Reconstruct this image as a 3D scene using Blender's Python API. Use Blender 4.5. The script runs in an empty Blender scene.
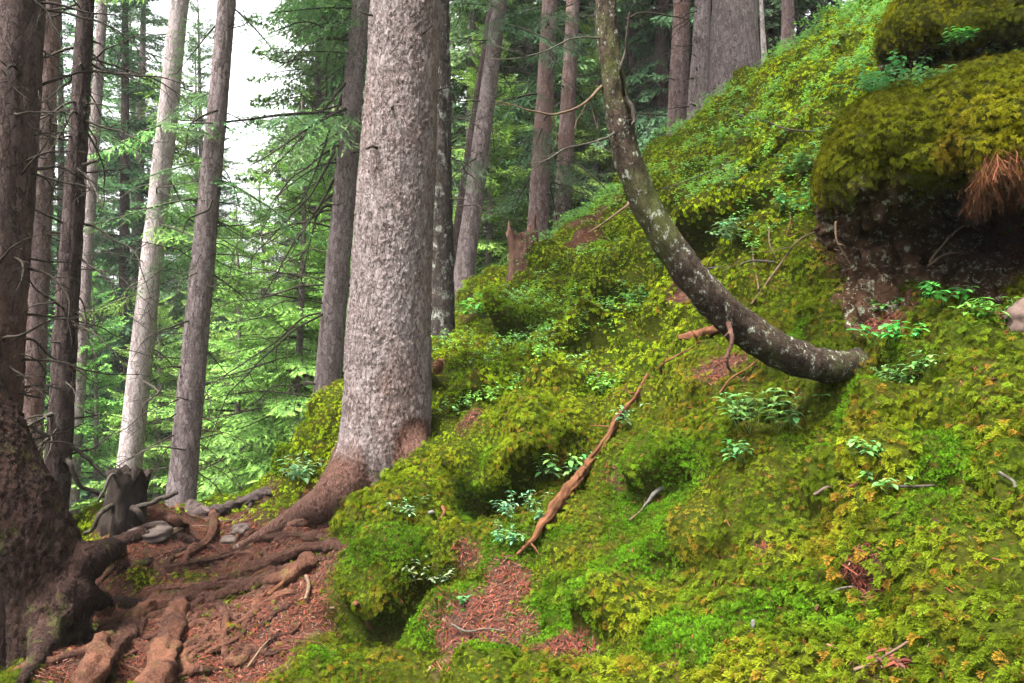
import bpy, math, random
import numpy as np
from mathutils import Vector, Matrix
from mathutils.bvhtree import BVHTree

sc = bpy.context.scene
COL = sc.collection
R = math.radians
F = 800.0
EYE = 1.6

# ------------------------------------------------------------------ camera
cam_d = bpy.data.cameras.new('camera')
cam_d.sensor_width = 36.0
cam_d.lens = F / 1024 * 36.0
cam_d.clip_start = 0.05
cam_d.clip_end = 2000
cam = bpy.data.objects.new('camera', cam_d)
COL.objects.link(cam)
cam.location = (0, 0, EYE)
cam.rotation_euler = (R(90), 0, 0)
sc.camera = cam

# ------------------------------------------------------------------ sky, sun, exposure (overcast day in a forest)
SUN_EL, SUN_AZ = 66.0, -125.0            # azimuth from +Y, negative = towards the valley side
world = bpy.data.worlds.new('World')
sc.world = world
world.use_nodes = True
nt = world.node_tree
nt.nodes.clear()
wo = nt.nodes.new('ShaderNodeOutputWorld')
bg = nt.nodes.new('ShaderNodeBackground')
sky = nt.nodes.new('ShaderNodeTexSky')
sky.sky_type = 'NISHITA'
sky.sun_disc = False
sky.sun_elevation = R(SUN_EL)
sky.sun_rotation = R(SUN_AZ)
sky.air_density = 1.0
sky.dust_density = 6.0
sky.ozone_density = 1.0
hs = nt.nodes.new('ShaderNodeHueSaturation')
hs.inputs['Saturation'].default_value = 0.15
nt.links.new(sky.outputs[0], hs.inputs['Color'])
nt.links.new(hs.outputs[0], bg.inputs['Color'])
bg.inputs['Strength'].default_value = 0.06
nt.links.new(bg.outputs[0], wo.inputs[0])

sun_d = bpy.data.lights.new('sun', 'SUN')
sun_d.energy = 1.5
sun_d.angle = R(14)
sun_d.color = (1.0, 0.96, 0.90)
sun = bpy.data.objects.new('sun', sun_d)
COL.objects.link(sun)
_sd = Vector((math.sin(R(SUN_AZ)) * math.cos(R(SUN_EL)), math.cos(R(SUN_AZ)) * math.cos(R(SUN_EL)), math.sin(R(SUN_EL))))
sun.rotation_euler = _sd.to_track_quat('Z', 'Y').to_euler()

sc.view_settings.view_transform = 'Standard'
sc.view_settings.look = 'None'
sc.view_settings.exposure = 3.95
sc.view_settings.gamma = 1.0
sc.view_settings.use_curve_mapping = False
sc.cycles.max_bounces = 6
sc.cycles.diffuse_bounces = 3
sc.cycles.glossy_bounces = 2
sc.cycles.transmission_bounces = 3
sc.cycles.transparent_max_bounces = 8
sc.cycles.caustics_reflective = False
sc.cycles.caustics_refractive = False

# ------------------------------------------------------------------ small numeric tools
def P(px, py, d):
    """the world point seen at this place of the picture, d metres in front of the eye (used only to lay the place out)"""
    return np.array(((px - 512) / F * d, d, (341.5 - py) / F * d + EYE))

def _h(ix, iy, iz, seed):
    h = (ix.astype(np.int64) * 374761393 + iy.astype(np.int64) * 668265263 + iz.astype(np.int64) * 1440662683 + seed * 982451653) & 0xffffffff
    h = ((h ^ (h >> 13)) * 1274126177) & 0xffffffff
    h = ((h ^ (h >> 16)) * 2246822519) & 0xffffffff
    return (h ^ (h >> 15)) & 0xffffffff

def noise(p, seed=0):
    p = np.asarray(p, float)
    i = np.floor(p).astype(np.int64)
    f = p - i
    u = f * f * f * (f * (f * 6 - 15) + 10)
    out = 0
    for dx in (0, 1):
        for dy in (0, 1):
            for dz in (0, 1):
                h = _h(i[:, 0] + dx, i[:, 1] + dy, i[:, 2] + dz, seed)
                gx = (h & 1023) / 511.5 - 1
                gy = ((h >> 10) & 1023) / 511.5 - 1
                gz = ((h >> 20) & 1023) / 511.5 - 1
                d = gx * (f[:, 0] - dx) + gy * (f[:, 1] - dy) + gz * (f[:, 2] - dz)
                w = (u[:, 0] if dx else 1 - u[:, 0]) * (u[:, 1] if dy else 1 - u[:, 1]) * (u[:, 2] if dz else 1 - u[:, 2])
                out = out + d * w
    return out * 1.2

def fbm(p, seed=0, n=4, gain=.5):
    p = np.asarray(p, float)
    a, s, out = 1.0, 1.0, 0
    for k in range(n):
        out = out + a * noise(p * s, seed + k)
        a *= gain
        s *= 2.03
    return out

def worley(p, seed=0):
    p = np.asarray(p, float)
    i = np.floor(p).astype(np.int64)
    f1 = np.full(len(p), 9.0)
    f2 = np.full(len(p), 9.0)
    cid = np.zeros(len(p), np.int64)
    for dx in (-1, 0, 1):
        for dy in (-1, 0, 1):
            for dz in (-1, 0, 1):
                cx, cy, cz = i[:, 0] + dx, i[:, 1] + dy, i[:, 2] + dz
                h = _h(cx, cy, cz, seed)
                qx = cx + (h & 1023) / 1023
                qy = cy + ((h >> 10) & 1023) / 1023
                qz = cz + ((h >> 20) & 1023) / 1023
                d = np.sqrt((p[:, 0] - qx) ** 2 + (p[:, 1] - qy) ** 2 + (p[:, 2] - qz) ** 2)
                m = d < f1
                f2 = np.where(m, f1, np.minimum(f2, d))
                cid = np.where(m, h, cid)
                f1 = np.where(m, d, f1)
    return f1, f2, (cid & 0xffff) / 65535.0

def sstep(a, b, x):
    t = np.clip((x - a) / (b - a), 0, 1)
    return t * t * (3 - 2 * t)

def unit(v):
    v = np.asarray(v, float)
    return v / np.maximum(np.linalg.norm(v, axis=-1, keepdims=True), 1e-9)

def mesh_np(name, V, faces, cols=None, mats=(), midx=None, smooth=False, attrs=None):
    """faces: list of int arrays (n, k)"""
    me = bpy.data.meshes.new(name)
    V = np.asarray(V, np.float32)
    faces = [np.asarray(f, np.int32) for f in faces if len(f)]
    nl = sum(f.size for f in faces)
    nf = sum(len(f) for f in faces)
    me.vertices.add(len(V))
    me.vertices.foreach_set('co', V.ravel())
    me.loops.add(nl)
    me.loops.foreach_set('vertex_index', np.concatenate([f.ravel() for f in faces]))
    me.polygons.add(nf)
    ln = np.concatenate([np.full(len(f), f.shape[1], np.int32) for f in faces])
    st = np.concatenate([[0], np.cumsum(ln)[:-1]]).astype(np.int32)
    me.polygons.foreach_set('loop_start', st)
    if smooth:
        me.polygons.foreach_set('use_smooth', np.ones(nf, bool))
    if midx is not None:
        me.polygons.foreach_set('material_index', np.asarray(midx, np.int32))
    me.update(calc_edges=True)
    if cols is not None:
        c = np.ones((len(V), 4), np.float32)
        c[:, :3] = cols
        a = me.color_attributes.new('tint', 'FLOAT_COLOR', 'POINT')
        a.data.foreach_set('color', c.ravel())
    for k, v in (attrs or {}).items():
        a = me.attributes.new(k, 'FLOAT', 'POINT')
        a.data.foreach_set('value', np.asarray(v, np.float32))
    for m in mats:
        me.materials.append(m)
    return me

def obj(name, me, parent=None, loc=None):
    o = bpy.data.objects.new(name, me)
    COL.objects.link(o)
    if parent is not None:
        o.parent = parent
    if loc is not None:
        o.location = loc
    return o

def tag(o, label=None, cat=None, group=None, kind=None):
    if label: o['label'] = label
    if cat: o['category'] = cat
    if group: o['group'] = group
    if kind: o['kind'] = kind
    return o

def empty(name, loc, label, cat, group=None):
    o = bpy.data.objects.new(name, None)
    COL.objects.link(o)
    o.location = loc
    o.empty_display_size = .1
    return tag(o, label, cat, group)

class MB:
    """collects numpy pieces into one mesh"""
    def __init__(self):
        self.V, self.C, self.Q, self.T, self.mq, self.mt, self.n = [], [], [], [], [], [], 0
    def add(self, V, Q=None, T=None, c=(1, 1, 1), m=0):
        V = np.asarray(V, np.float32)
        self.V.append(V)
        cc = np.empty((len(V), 3), np.float32); cc[:] = c
        self.C.append(cc)
        if Q is not None and len(Q):
            self.Q.append(np.asarray(Q) + self.n); self.mq.append(np.full(len(Q), m, np.int32))
        if T is not None and len(T):
            self.T.append((np.asarray(T) + self.n).astype(np.int32)); self.mt.append(np.full(len(T), m, np.int32))
        self.n += len(V)
    def mesh(self, name, mats, smooth=False, off=None):
        V = np.concatenate(self.V)
        if off is not None:
            V = V - np.asarray(off, np.float32)
        fs, mi = [], []
        if self.Q: fs.append(np.concatenate(self.Q)); mi.append(np.concatenate(self.mq))
        if self.T: fs.append(np.concatenate(self.T)); mi.append(np.concatenate(self.mt))
        return mesh_np(name, V, fs, np.concatenate(self.C), mats, np.concatenate(mi), smooth)

def resample(pts, n):
    """smooth Catmull-Rom through pts (columns: x, y, z, radius ...), n samples evenly along the length"""
    p = np.asarray(pts, float)
    if len(p) > 2:
        q = np.vstack([2 * p[0] - p[1], p, 2 * p[-1] - p[-2]])
        out = []
        for i in range(1, len(q) - 2):
            t = np.linspace(0, 1, 14, endpoint=False)[:, None]
            a, b, c, d = q[i - 1], q[i], q[i + 1], q[i + 2]
            out.append(.5 * (2 * b + (c - a) * t + (2 * a - 5 * b + 4 * c - d) * t ** 2 + (3 * b - a - 3 * c + d) * t ** 3))
        p = np.vstack(out + [q[-2][None]])
    s = np.concatenate([[0], np.cumsum(np.linalg.norm(np.diff(p[:, :3], axis=0), axis=1))])
    t = np.linspace(0, s[-1], n)
    return np.stack([np.interp(t, s, p[:, k]) for k in range(p.shape[1])], 1), t

def tube(pts, rad, seg=6, cap=True):
    """tube through pts; returns V, Q, T and the ring angle / length parameters"""
    p = np.asarray(pts, float)
    n = len(p)
    rad = np.broadcast_to(np.asarray(rad, float), (n,))
    t = unit(np.gradient(p, axis=0))
    ref = np.array((0, 1.0, 0)) if abs(t[0, 1]) < .8 else np.array((1.0, 0, 0))
    u = np.empty((n, 3))
    u[0] = unit(np.cross(t[0], np.cross(ref, t[0])))
    for i in range(1, n):
        w = u[i - 1] - t[i] * np.dot(u[i - 1], t[i])
        u[i] = w / max(np.linalg.norm(w), 1e-9)
    v = np.cross(t, u)
    a = np.arange(seg) / seg * 2 * np.pi
    ring = np.cos(a)[None, :, None] * u[:, None] + np.sin(a)[None, :, None] * v[:, None]
    V = (p[:, None] + ring * rad[:, None, None]).reshape(-1, 3)
    i = np.arange(n - 1)[:, None] * seg
    j = np.arange(seg)[None]
    k = (j + 1) % seg
    Q = np.stack([i + j, i + k, i + seg + k, i + seg + j], -1).reshape(-1, 4)
    T = np.zeros((0, 3), int)
    if cap:
        V = np.vstack([V, p[:1] - t[:1] * rad[0] * .2, p[-1:] + t[-1:] * rad[-1] * .5])
        c0, c1 = n * seg, n * seg + 1
        jj = np.arange(seg); kk = (jj + 1) % seg
        T = np.vstack([np.stack([np.full(seg, c0), kk, jj], 1), np.stack([np.full(seg, c1), (n - 1) * seg + jj, (n - 1) * seg + kk], 1)])
    return V, Q, T, ring.reshape(-1, 3)
# ------------------------------------------------------------------ materials
def new_mat(name):
    m = bpy.data.materials.new(name)
    m.use_nodes = True
    n = m.node_tree
    n.nodes.clear()
    out = n.nodes.new('ShaderNodeOutputMaterial')
    b = n.nodes.new('ShaderNodeBsdfPrincipled')
    n.links.new(b.outputs[0], out.inputs[0])
    b.inputs['Specular IOR Level'].default_value = .08
    return m, n, b, out

def nd(n, typ, **kw):
    x = n.nodes.new(typ)
    for k, v in kw.items():
        if k in x.inputs: x.inputs[k].default_value = v
        else: setattr(x, k, v)
    return x

def ramp(n, src, stops):
    r = n.nodes.new('ShaderNodeValToRGB')
    e = r.color_ramp.elements
    while len(e) < len(stops): e.new(.5)
    for x, (p, c) in zip(e, stops):
        x.position = p
        x.color = (c if len(c) == 4 else (*c, 1)) if hasattr(c, '__len__') else (c, c, c, 1)
    n.links.new(src, r.inputs[0])
    return r.outputs[0]

def mixc(n, fac, a, b, mode='MIX'):
    x = n.nodes.new('ShaderNodeMix')
    x.data_type = 'RGBA'
    x.blend_type = mode
    for s, v in ((x.inputs[0], fac), (x.inputs[6], a), (x.inputs[7], b)):
        if hasattr(v, 'links') or hasattr(v, 'is_linked'): n.links.new(v, s)
        elif hasattr(v, '__len__'): s.default_value = (*v, 1) if len(v) == 3 else v
        else: s.default_value = v
    return x.outputs[2]

def math_(n, op, a, b=None):
    x = n.nodes.new('ShaderNodeMath')
    x.operation = op
    for s, v in ((x.inputs[0], a), (x.inputs[1], b)):
        if v is None: continue
        if hasattr(v, 'is_linked'): n.links.new(v, s)
        else: s.default_value = v
    return x.outputs[0]

def mapped(n, scale, coord='Object'):
    tc = n.nodes.new('ShaderNodeTexCoord')
    mp = n.nodes.new('ShaderNodeMapping')
    mp.inputs['Scale'].default_value = scale
    n.links.new(tc.outputs[coord], mp.inputs[0])
    return mp.outputs[0]

def bump(n, b, h, strength, dist):
    x = nd(n, 'ShaderNodeBump', Strength=strength, Distance=dist)
    n.links.new(h, x.inputs['Height'])
    n.links.new(x.outputs[0], b.inputs['Normal'])
    return x

def bark(name, dark, mid, light, scale=26, stretch=.42, lichen=0.0, lichen_col=(.33, .36, .27), moss=0.0, red=0.0, bump_d=.012, lich_scale=9, crack=.75, redattr=False):
    """scaly bark: irregular flakes, broken cracks between them, lichen and algae"""
    m, n, b, o = new_mat(name)
    co = mapped(n, (1, 1, stretch))
    nz = nd(n, 'ShaderNodeTexNoise', Scale=scale * .55, Detail=5, Roughness=.65)
    n.links.new(co, nz.inputs['Vector'])
    dis = n.nodes.new('ShaderNodeVectorMath'); dis.operation = 'MULTIPLY_ADD'
    n.links.new(nz.outputs['Color'], dis.inputs[0]); dis.inputs[1].default_value = (2.6 / scale,) * 3
    n.links.new(co, dis.inputs[2])
    vo = nd(n, 'ShaderNodeTexVoronoi', Scale=scale, feature='DISTANCE_TO_EDGE')
    n.links.new(dis.outputs[0], vo.inputs['Vector'])
    vc = nd(n, 'ShaderNodeTexVoronoi', Scale=scale)
    n.links.new(dis.outputs[0], vc.inputs['Vector'])
    v2 = nd(n, 'ShaderNodeTexVoronoi', Scale=scale * 2.3, feature='DISTANCE_TO_EDGE')
    n.links.new(dis.outputs[0], v2.inputs['Vector'])
    fine = nd(n, 'ShaderNodeTexNoise', Scale=scale * 2.4, Detail=7, Roughness=.75)
    n.links.new(mapped(n, (1, 1, stretch * 1.5)), fine.inputs['Vector'])
    brk = nd(n, 'ShaderNodeTexNoise', Scale=scale * .7, Detail=3, Roughness=.6)
    n.links.new(mapped(n, (1.3, 1.3, stretch * .6)), brk.inputs['Vector'])
    big = nd(n, 'ShaderNodeTexNoise', Scale=2.3, Detail=5, Roughness=.65)
    n.links.new(mapped(n, (1, 1, .5)), big.inputs['Vector'])
    plate = ramp(n, vc.outputs['Color'], [(0, dark), (.4, mid), (1, light)])
    c = mixc(n, .5, plate, ramp(n, fine.outputs[0], [(.30, dark), (.5, mid), (.66, light), (.78, tuple(x * 1.3 for x in light))]))
    vis = ramp(n, brk.outputs[0], [(.36, .25), (.56, 1)])
    e1 = math_(n, 'MULTIPLY', ramp(n, vo.outputs[0], [(0, 1), (.09, 0)]), vis)
    e2 = math_(n, 'MULTIPLY', ramp(n, v2.outputs[0], [(0, .55), (.07, 0)]), math_(n, 'SUBTRACT', 1.15, vis))
    ed = math_(n, 'MULTIPLY', math_(n, 'MAXIMUM', e1, e2), crack)
    c = mixc(n, ed, c, tuple(x * .5 for x in dark))
    if red:
        c = mixc(n, ramp(n, big.outputs[0], [(.46, 0), (.66, red)]), c, mixc(n, ramp(n, fine.outputs[0], [(.3, 0), (.7, 1)]), (.075, .028, .016), (.24, .11, .065)))
    c = mixc(n, ramp(n, big.outputs[0], [(.3, .5), (.7, 0)]), c, mixc(n, 1, c, (.62, .57, .56), 'MULTIPLY'))
    if redattr:      # the smooth reddish bark of the root flare
        at = nd(n, 'ShaderNodeAttribute', attribute_name='flare')
        rf = mixc(n, ramp(n, fine.outputs[0], [(.3, 0), (.7, 1)]), (.030, .012, .008), (.165, .080, .055))
        rf = mixc(n, ed, rf, (.012, .006, .004))
        fz = math_(n, 'ADD', at.outputs['Fac'], math_(n, 'MULTIPLY', math_(n, 'SUBTRACT', big.outputs[0], .5), 1.6))
        c = mixc(n, ramp(n, fz, [(.35, 0), (.75, .92)]), c, rf)
    if moss:
        mz = nd(n, 'ShaderNodeTexNoise', Scale=5, Detail=8, Roughness=.72)
        n.links.new(mapped(n, (1, 1, .8)), mz.inputs['Vector'])
        c = mixc(n, ramp(n, mz.outputs[0], [(.62 - .25 * moss, 0), (.74 - .2 * moss, .8)]), c, mixc(n, ramp(n, fine.outputs[0], [(.3, 0), (.7, 1)]), (.030, .036, .008), (.085, .10, .022)))
    if lichen:
        lz = nd(n, 'ShaderNodeTexNoise', Scale=lich_scale, Detail=8, Roughness=.75)
        n.links.new(mapped(n, (1, 1, .7)), lz.inputs['Vector'])
        c = mixc(n, ramp(n, lz.outputs[0], [(.68 - .2 * lichen, 0), (.74 - .18 * lichen, .9)]), c, mixc(n, ramp(n, fine.outputs[0], [(.3, 0), (.7, 1)]), tuple(x * .6 for x in lichen_col), tuple(x * 1.15 for x in lichen_col)))
    n.links.new(c, b.inputs['Base Color'])
    b.inputs['Roughness'].default_value = .88
    hh = math_(n, 'SUBTRACT', math_(n, 'MULTIPLY', fine.outputs[0], 1.3), ed)
    bump(n, b, hh, .9, bump_d)
    return m

def leafy(name, transl=.35, rough=.55, var=.25, spec=.25, sat=1.0):
    """leaf / needle / moss surface: colours come per clump from the tint attribute, with frond shade painted in for moss"""
    m, n, b, o = new_mat(name)
    at = nd(n, 'ShaderNodeAttribute', attribute_name='tint')
    oi = n.nodes.new('ShaderNodeObjectInfo')
    hsv = n.nodes.new('ShaderNodeHueSaturation')
    hsv.inputs['Saturation'].default_value = sat
    n.links.new(at.outputs['Color'], hsv.inputs['Color'])
    n.links.new(math_(n, 'ADD', math_(n, 'MULTIPLY', oi.outputs['Random'], var * 2), 1 - var), hsv.inputs['Value'])
    n.links.new(math_(n, 'ADD', math_(n, 'MULTIPLY', oi.outputs['Random'], .05), .475), hsv.inputs['Hue'])
    c = hsv.outputs[0]
    n.links.new(c, b.inputs['Base Color'])
    b.inputs['Roughness'].default_value = rough
    b.inputs['Specular IOR Level'].default_value = spec
    tr = n.nodes.new('ShaderNodeBsdfTranslucent')
    n.links.new(c, tr.inputs[0])
    mx = nd(n, 'ShaderNodeMixShader', Fac=transl)
    n.links.new(b.outputs[0], mx.inputs[1]); n.links.new(tr.outputs[0], mx.inputs[2])
    n.links.new(mx.outputs[0], o.inputs[0])
    return m

def plain(name, c1, c2, scale=30, rough=.85, bd=.004, stretch=(1, 1, 1), bs=.6):
    m, n, b, o = new_mat(name)
    z = nd(n, 'ShaderNodeTexNoise', Scale=scale, Detail=6, Roughness=.65)
    n.links.new(mapped(n, stretch), z.inputs['Vector'])
    n.links.new(ramp(n, z.outputs[0], [(.3, c1), (.7, c2)]), b.inputs['Base Color'])
    b.inputs['Roughness'].default_value = rough
    bump(n, b, z.outputs[0], bs, bd)
    return m

M = {}
M['bark_big'] = bark('spruce_bark_grey', (.070, .048, .043), (.225, .182, .176), (.42, .365, .355), 36, .36, lichen=.14, lichen_col=(.30, .31, .27), red=.35, bump_d=.02, redattr=True)
M['bark_grey'] = bark('spruce_bark_mid', (.048, .033, .031), (.165, .130, .128), (.30, .25, .25), 30, .42, lichen=.25, lichen_col=(.24, .25, .21), bump_d=.016)
M['bark_pale'] = bark('spruce_bark_pale', (.13, .10, .095), (.32, .27, .265), (.48, .43, .42), 28, .42, lichen=.1, bump_d=.012)
M['bark_edge'] = bark('spruce_bark_edge', (.026, .016, .014), (.088, .060, .055), (.19, .14, .132), 26, .42, lichen=.3, lichen_col=(.16, .17, .13), red=.4, bump_d=.02)
M['bark_red'] = bark('spruce_bark_reddish', (.052, .030, .028), (.155, .108, .102), (.29, .225, .218), 28, .42, lichen=.2, red=.5, bump_d=.016)
M['bark_dark'] = bark('spruce_bark_dark', (.014, .009, .008), (.052, .036, .033), (.12, .09, .084), 28, .42, lichen=.25, lichen_col=(.13, .14, .11), bump_d=.016)
M['bark_flare'] = bark('spruce_bark_flare', (.006, .003, .002), (.022, .011, .008), (.058, .031, .024), 26, .5, moss=.30, lichen=.15, lichen_col=(.10, .09, .07), bump_d=.02)
M['bark_lichen'] = bark('spruce_bark_lichened', (.012, .009, .008), (.038, .030, .026), (.085, .07, .062), 24, .5, lichen=.72, lichen_col=(.26, .27, .23), moss=.1, bump_d=.016, lich_scale=12)
M['bark_curved'] = bark('young_bark_lichened', (.010, .006, .004), (.036, .025, .017), (.090, .066, .048), 44, .8, lichen=.60, lichen_col=(.34, .36, .29), moss=.55, bump_d=.010, lich_scale=34)
M['root'] = bark('root_bark', (.008, .003, .0018), (.040, .017, .011), (.105, .054, .038), 40, .6, moss=.22, red=.8, bump_d=.018, crack=.6)
M['root_red'] = bark('buttress_bark', (.026, .011, .008), (.085, .042, .030), (.19, .115, .09), 28, .7, moss=.22, red=.6, bump_d=.014, crack=.6)
M['deadwood'] = plain('dead_twig_bark', (.010, .008, .006), (.048, .039, .031), 60, .9, .002)
M['palewood'] = plain('pale_dead_twig', (.036, .023, .014), (.105, .070, .045), 60, .85, .002)
M['greywood'] = plain('lichened_twig', (.020, .017, .013), (.068, .062, .048), 70, .9, .003)
M['rotwood'] = plain('rotten_wood', (.022, .009, .004), (.10, .042, .019), 20, .85, .012, (1, 1, .12), 1)
M['stumpwood'] = plain('rotten_stump_wood', (.018, .010, .008), (.11, .058, .042), 30, .9, .015, (1, 1, .15), 1)
M['blackwood'] = plain('charred_stump_wood', (.008, .006, .005), (.030, .022, .018), 26, .9, .015, (1, 1, .25), 1)
M['stone'] = plain('stone', (.035, .023, .018), (.09, .062, .052), 9, .85, .010)
M['stone_grey'] = plain('path_stone', (.022, .016, .014), (.075, .058, .050), 12, .9, .010)
M['palestone'] = plain('pale_stone', (.04, .036, .030), (.10, .094, .08), 14, .85, .004)
M['cone'] = plain('cone_scale', (.09, .045, .025), (.22, .12, .07), 50, .8, .003)
M['needle'] = leafy('spruce_needles', .30, .6, .22, .15)
M['moss'] = leafy('moss_fronds', .2, .9, 0, 0)
M['leaf'] = leafy('herb_leaves', .35, .6, .08, .15)
M['needle_litter'] = leafy('fallen_needles', .05, .9, 0, .1)
M['fibre'] = leafy('dead_fibres', .15, .9, 0, .05)

def ground_material():
    m, n, b, o = new_mat('forest_soil')
    at = nd(n, 'ShaderNodeAttribute', attribute_name='litter')
    z = nd(n, 'ShaderNodeTexNoise', Scale=55, Detail=8, Roughness=.75)
    n.links.new(mapped(n, (1, 1, 1)), z.inputs['Vector'])
    z2 = nd(n, 'ShaderNodeTexNoise', Scale=5, Detail=5, Roughness=.6)
    n.links.new(mapped(n, (1, 1, 1)), z2.inputs['Vector'])
    lit = ramp(n, z.outputs[0], [(.30, (.006, .003, .002)), (.5, (.026, .013, .008)), (.72, (.072, .038, .025))])
    lit = mixc(n, ramp(n, z2.outputs[0], [(.4, 0), (.65, .7)]), lit, ramp(n, z.outputs[0], [(.3, (.016, .010, .008)), (.7, (.085, .055, .042))]))
    ms = ramp(n, z.outputs[0], [(.30, (.006, .010, .002)), (.5, (.018, .028, .003)), (.75, (.042, .055, .006))])
    ms = mixc(n, ramp(n, z2.outputs[0], [(.35, 0), (.7, .8)]), ms, ramp(n, z.outputs[0], [(.30, (.012, .010, .003)), (.75, (.045, .040, .006))]))
    n.links.new(mixc(n, at.outputs['Fac'], ms, lit), b.inputs['Base Color'])
    b.inputs['Roughness'].default_value = .95
    b.inputs['Specular IOR Level'].default_value = 0
    bump(n, b, z.outputs[0], .9, .02)
    return m
M['ground'] = ground_material()

def rock_material():
    m, n, b, o = new_mat('earthy_rock')
    at = nd(n, 'ShaderNodeAttribute', attribute_name='litter')      # 1 bare rock, 0 under the moss
    z = nd(n, 'ShaderNodeTexNoise', Scale=11, Detail=9, Roughness=.72)
    n.links.new(mapped(n, (1, 1, 1)), z.inputs['Vector'])
    z3 = nd(n, 'ShaderNodeTexNoise', Scale=24, Detail=6, Roughness=.8)
    n.links.new(mapped(n, (1.1, .9, 1)), z3.inputs['Vector'])
    c = ramp(n, z.outputs[0], [(.28, (.010, .006, .004)), (.5, (.036, .020, .012)), (.66, (.085, .046, .030)), (.8, (.15, .095, .070))])
    c = mixc(n, ramp(n, z3.outputs[0], [(.55, 0), (.60, .8)]), c, (.24, .25, .18))
    ms = ramp(n, z.outputs[0], [(.30, (.008, .009, .002)), (.75, (.035, .036, .006))])
    n.links.new(mixc(n, at.outputs['Fac'], ms, c), b.inputs['Base Color'])
    b.inputs['Roughness'].default_value = .9
    b.inputs['Specular IOR Level'].default_value = 0
    bump(n, b, z.outputs[0], 1, .04)
    return m
M['rock'] = rock_material()
# ------------------------------------------------------------------ the hillside: smooth surface through surveyed spots, then cushions
_spots = [  # (px, py, distance)
    (1024, 683, 1.62), (850, 683, 1.95), (700, 683, 2.3), (550, 683, 2.7), (450, 683, 3.0), (350, 683, 3.3), (250, 683, 3.4), (150, 683, 3.4), (50, 683, 3.15), (0, 683, 2.95),
    (1024, 550, 1.95), (850, 550, 2.4), (700, 550, 3.0), (600, 550, 3.4), (500, 550, 3.75), (440, 575, 3.8),
    (1024, 450, 2.25), (850, 450, 2.9), (700, 450, 3.65), (600, 450, 4.1), (500, 430, 4.5), (430, 440, 4.75), (385, 460, 4.85),
    (1024, 340, 2.75), (850, 370, 3.4), (700, 350, 4.5), (600, 350, 5.1), (500, 350, 5.7), (445, 350, 6.1),
    (345, 395, 6.0), (292, 480, 6.0), (330, 525, 4.7), (400, 500, 4.35), (320, 570, 4.1), (400, 610, 3.75), (470, 505, 4.05),
    (1000, 312, 3.1), (860, 312, 3.5), (950, 303, 3.35), (945, 272, 4.25), (1010, 275, 3.9), (885, 275, 4.2), (950, 215, 4.5), (900, 150, 4.75), (1000, 130, 4.4), (800, 250, 4.3), (780, 180, 5.0), (850, 110, 5.2),
    (700, 250, 5.7), (600, 255, 6.7), (530, 255, 7.4), (470, 290, 7.6), (600, 205, 7.9), (640, 170, 7.8),
    (750, 150, 5.9), (690, 120, 8.0), (800, 50, 7.4), (900, 60, 5.3), (1024, 50, 4.5), (870, 0, 7.8), (960, 0, 6.0), (1024, -40, 5.4),
    (200, 520, 5.6), (230, 600, 4.2), (275, 500, 6.5), (180, 508, 7.0), (60, 525, 5.0), (95, 640, 3.6), (60, 645, 3.3), (30, 660, 3.1), (150, 560, 4.6), (120, 522, 5.6), (250, 545, 5.0),
]
_pts = [P(*s) - (0, 0, EYE) for s in _spots]
_pts += [np.array(q, float) for q in (
    (-2.25, 3.35, -1.62), (-2.7, 3.9, -2.1), (-3.0, 4.7, -2.1), (-3.4, 3.0, -2.6), (-4.2, 6.0, -3.2), (-5.5, 9.5, -4.3), (-2.9, 8.8, -2.4), (-2.0, 8.3, -1.25), (-1.2, 9.5, -.6), (-.3, 10, .15), (1.2, 10.5, 1.35), (2.6, 10.3, 2.5), (4.2, 9.5, 3.9),
    (-1.5, 13, -1.6), (1, 14, .6), (4, 14, 3.0), (7, 9, 6.0), (6, 5, 5.2), (5, 3, 4.2), (4, 1, 2.8), (3, 0, 1.5), (1.2, .6, -.9), (0, 1.0, -1.3), (-1, 1, -1.5), (-3, 0, -2.3), (0, -3, -1.9), (4, -4, 1.4), (-5, -3, -4.2),
    (-8, 3, -5.5), (-10, 12, -7), (-10, 22, -8.5), (0, 22, -3), (8, 20, 5), (14, 12, 11), (12, 2, 10.5), (-20, 5, -13), (-22, 25, -13), (-20, 50, -15), (5, 45, -4), (25, 30, 13), (30, 5, 22), (20, -15, 14), (-20, -15, -13), (0, -20, -3), (-60, 60, -20), (-60, 0, -24), (0, 80, -8), (60, 60, 30), (60, 0, 36), (60, -60, 32), (-60, -60, -22), (0, -70, -4))]
_pts = np.array(_pts)
_pts[:, 2] += EYE

def _fit(p, lam):
    n = len(p)
    d = np.linalg.norm(p[:, None, :2] - p[None, :, :2], axis=2)
    K = np.where(d > 0, d * d * np.log(np.maximum(d, 1e-9)), 0) + lam * np.eye(n)
    A = np.zeros((n + 3, n + 3))
    A[:n, :n] = K
    A[:n, n:] = np.c_[np.ones(n), p[:, :2]]
    A[n:, :n] = A[:n, n:].T
    return np.linalg.solve(A, np.r_[p[:, 2], 0, 0, 0])
_w = _fit(_pts, .03)

def zbase(x, y):
    x = np.asarray(x, float); y = np.asarray(y, float)
    r = np.hypot(x, y)
    s = np.minimum(1, 58 / np.maximum(r, 1e-6))
    xx, yy = x * s, y * s
    out = _w[-3] + _w[-2] * xx + _w[-1] * yy
    for k in range(len(_pts)):
        d2 = (xx - _pts[k, 0]) ** 2 + (yy - _pts[k, 1]) ** 2
        out = out + _w[k] * .5 * d2 * np.log(np.maximum(d2, 1e-12))
    return out

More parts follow.
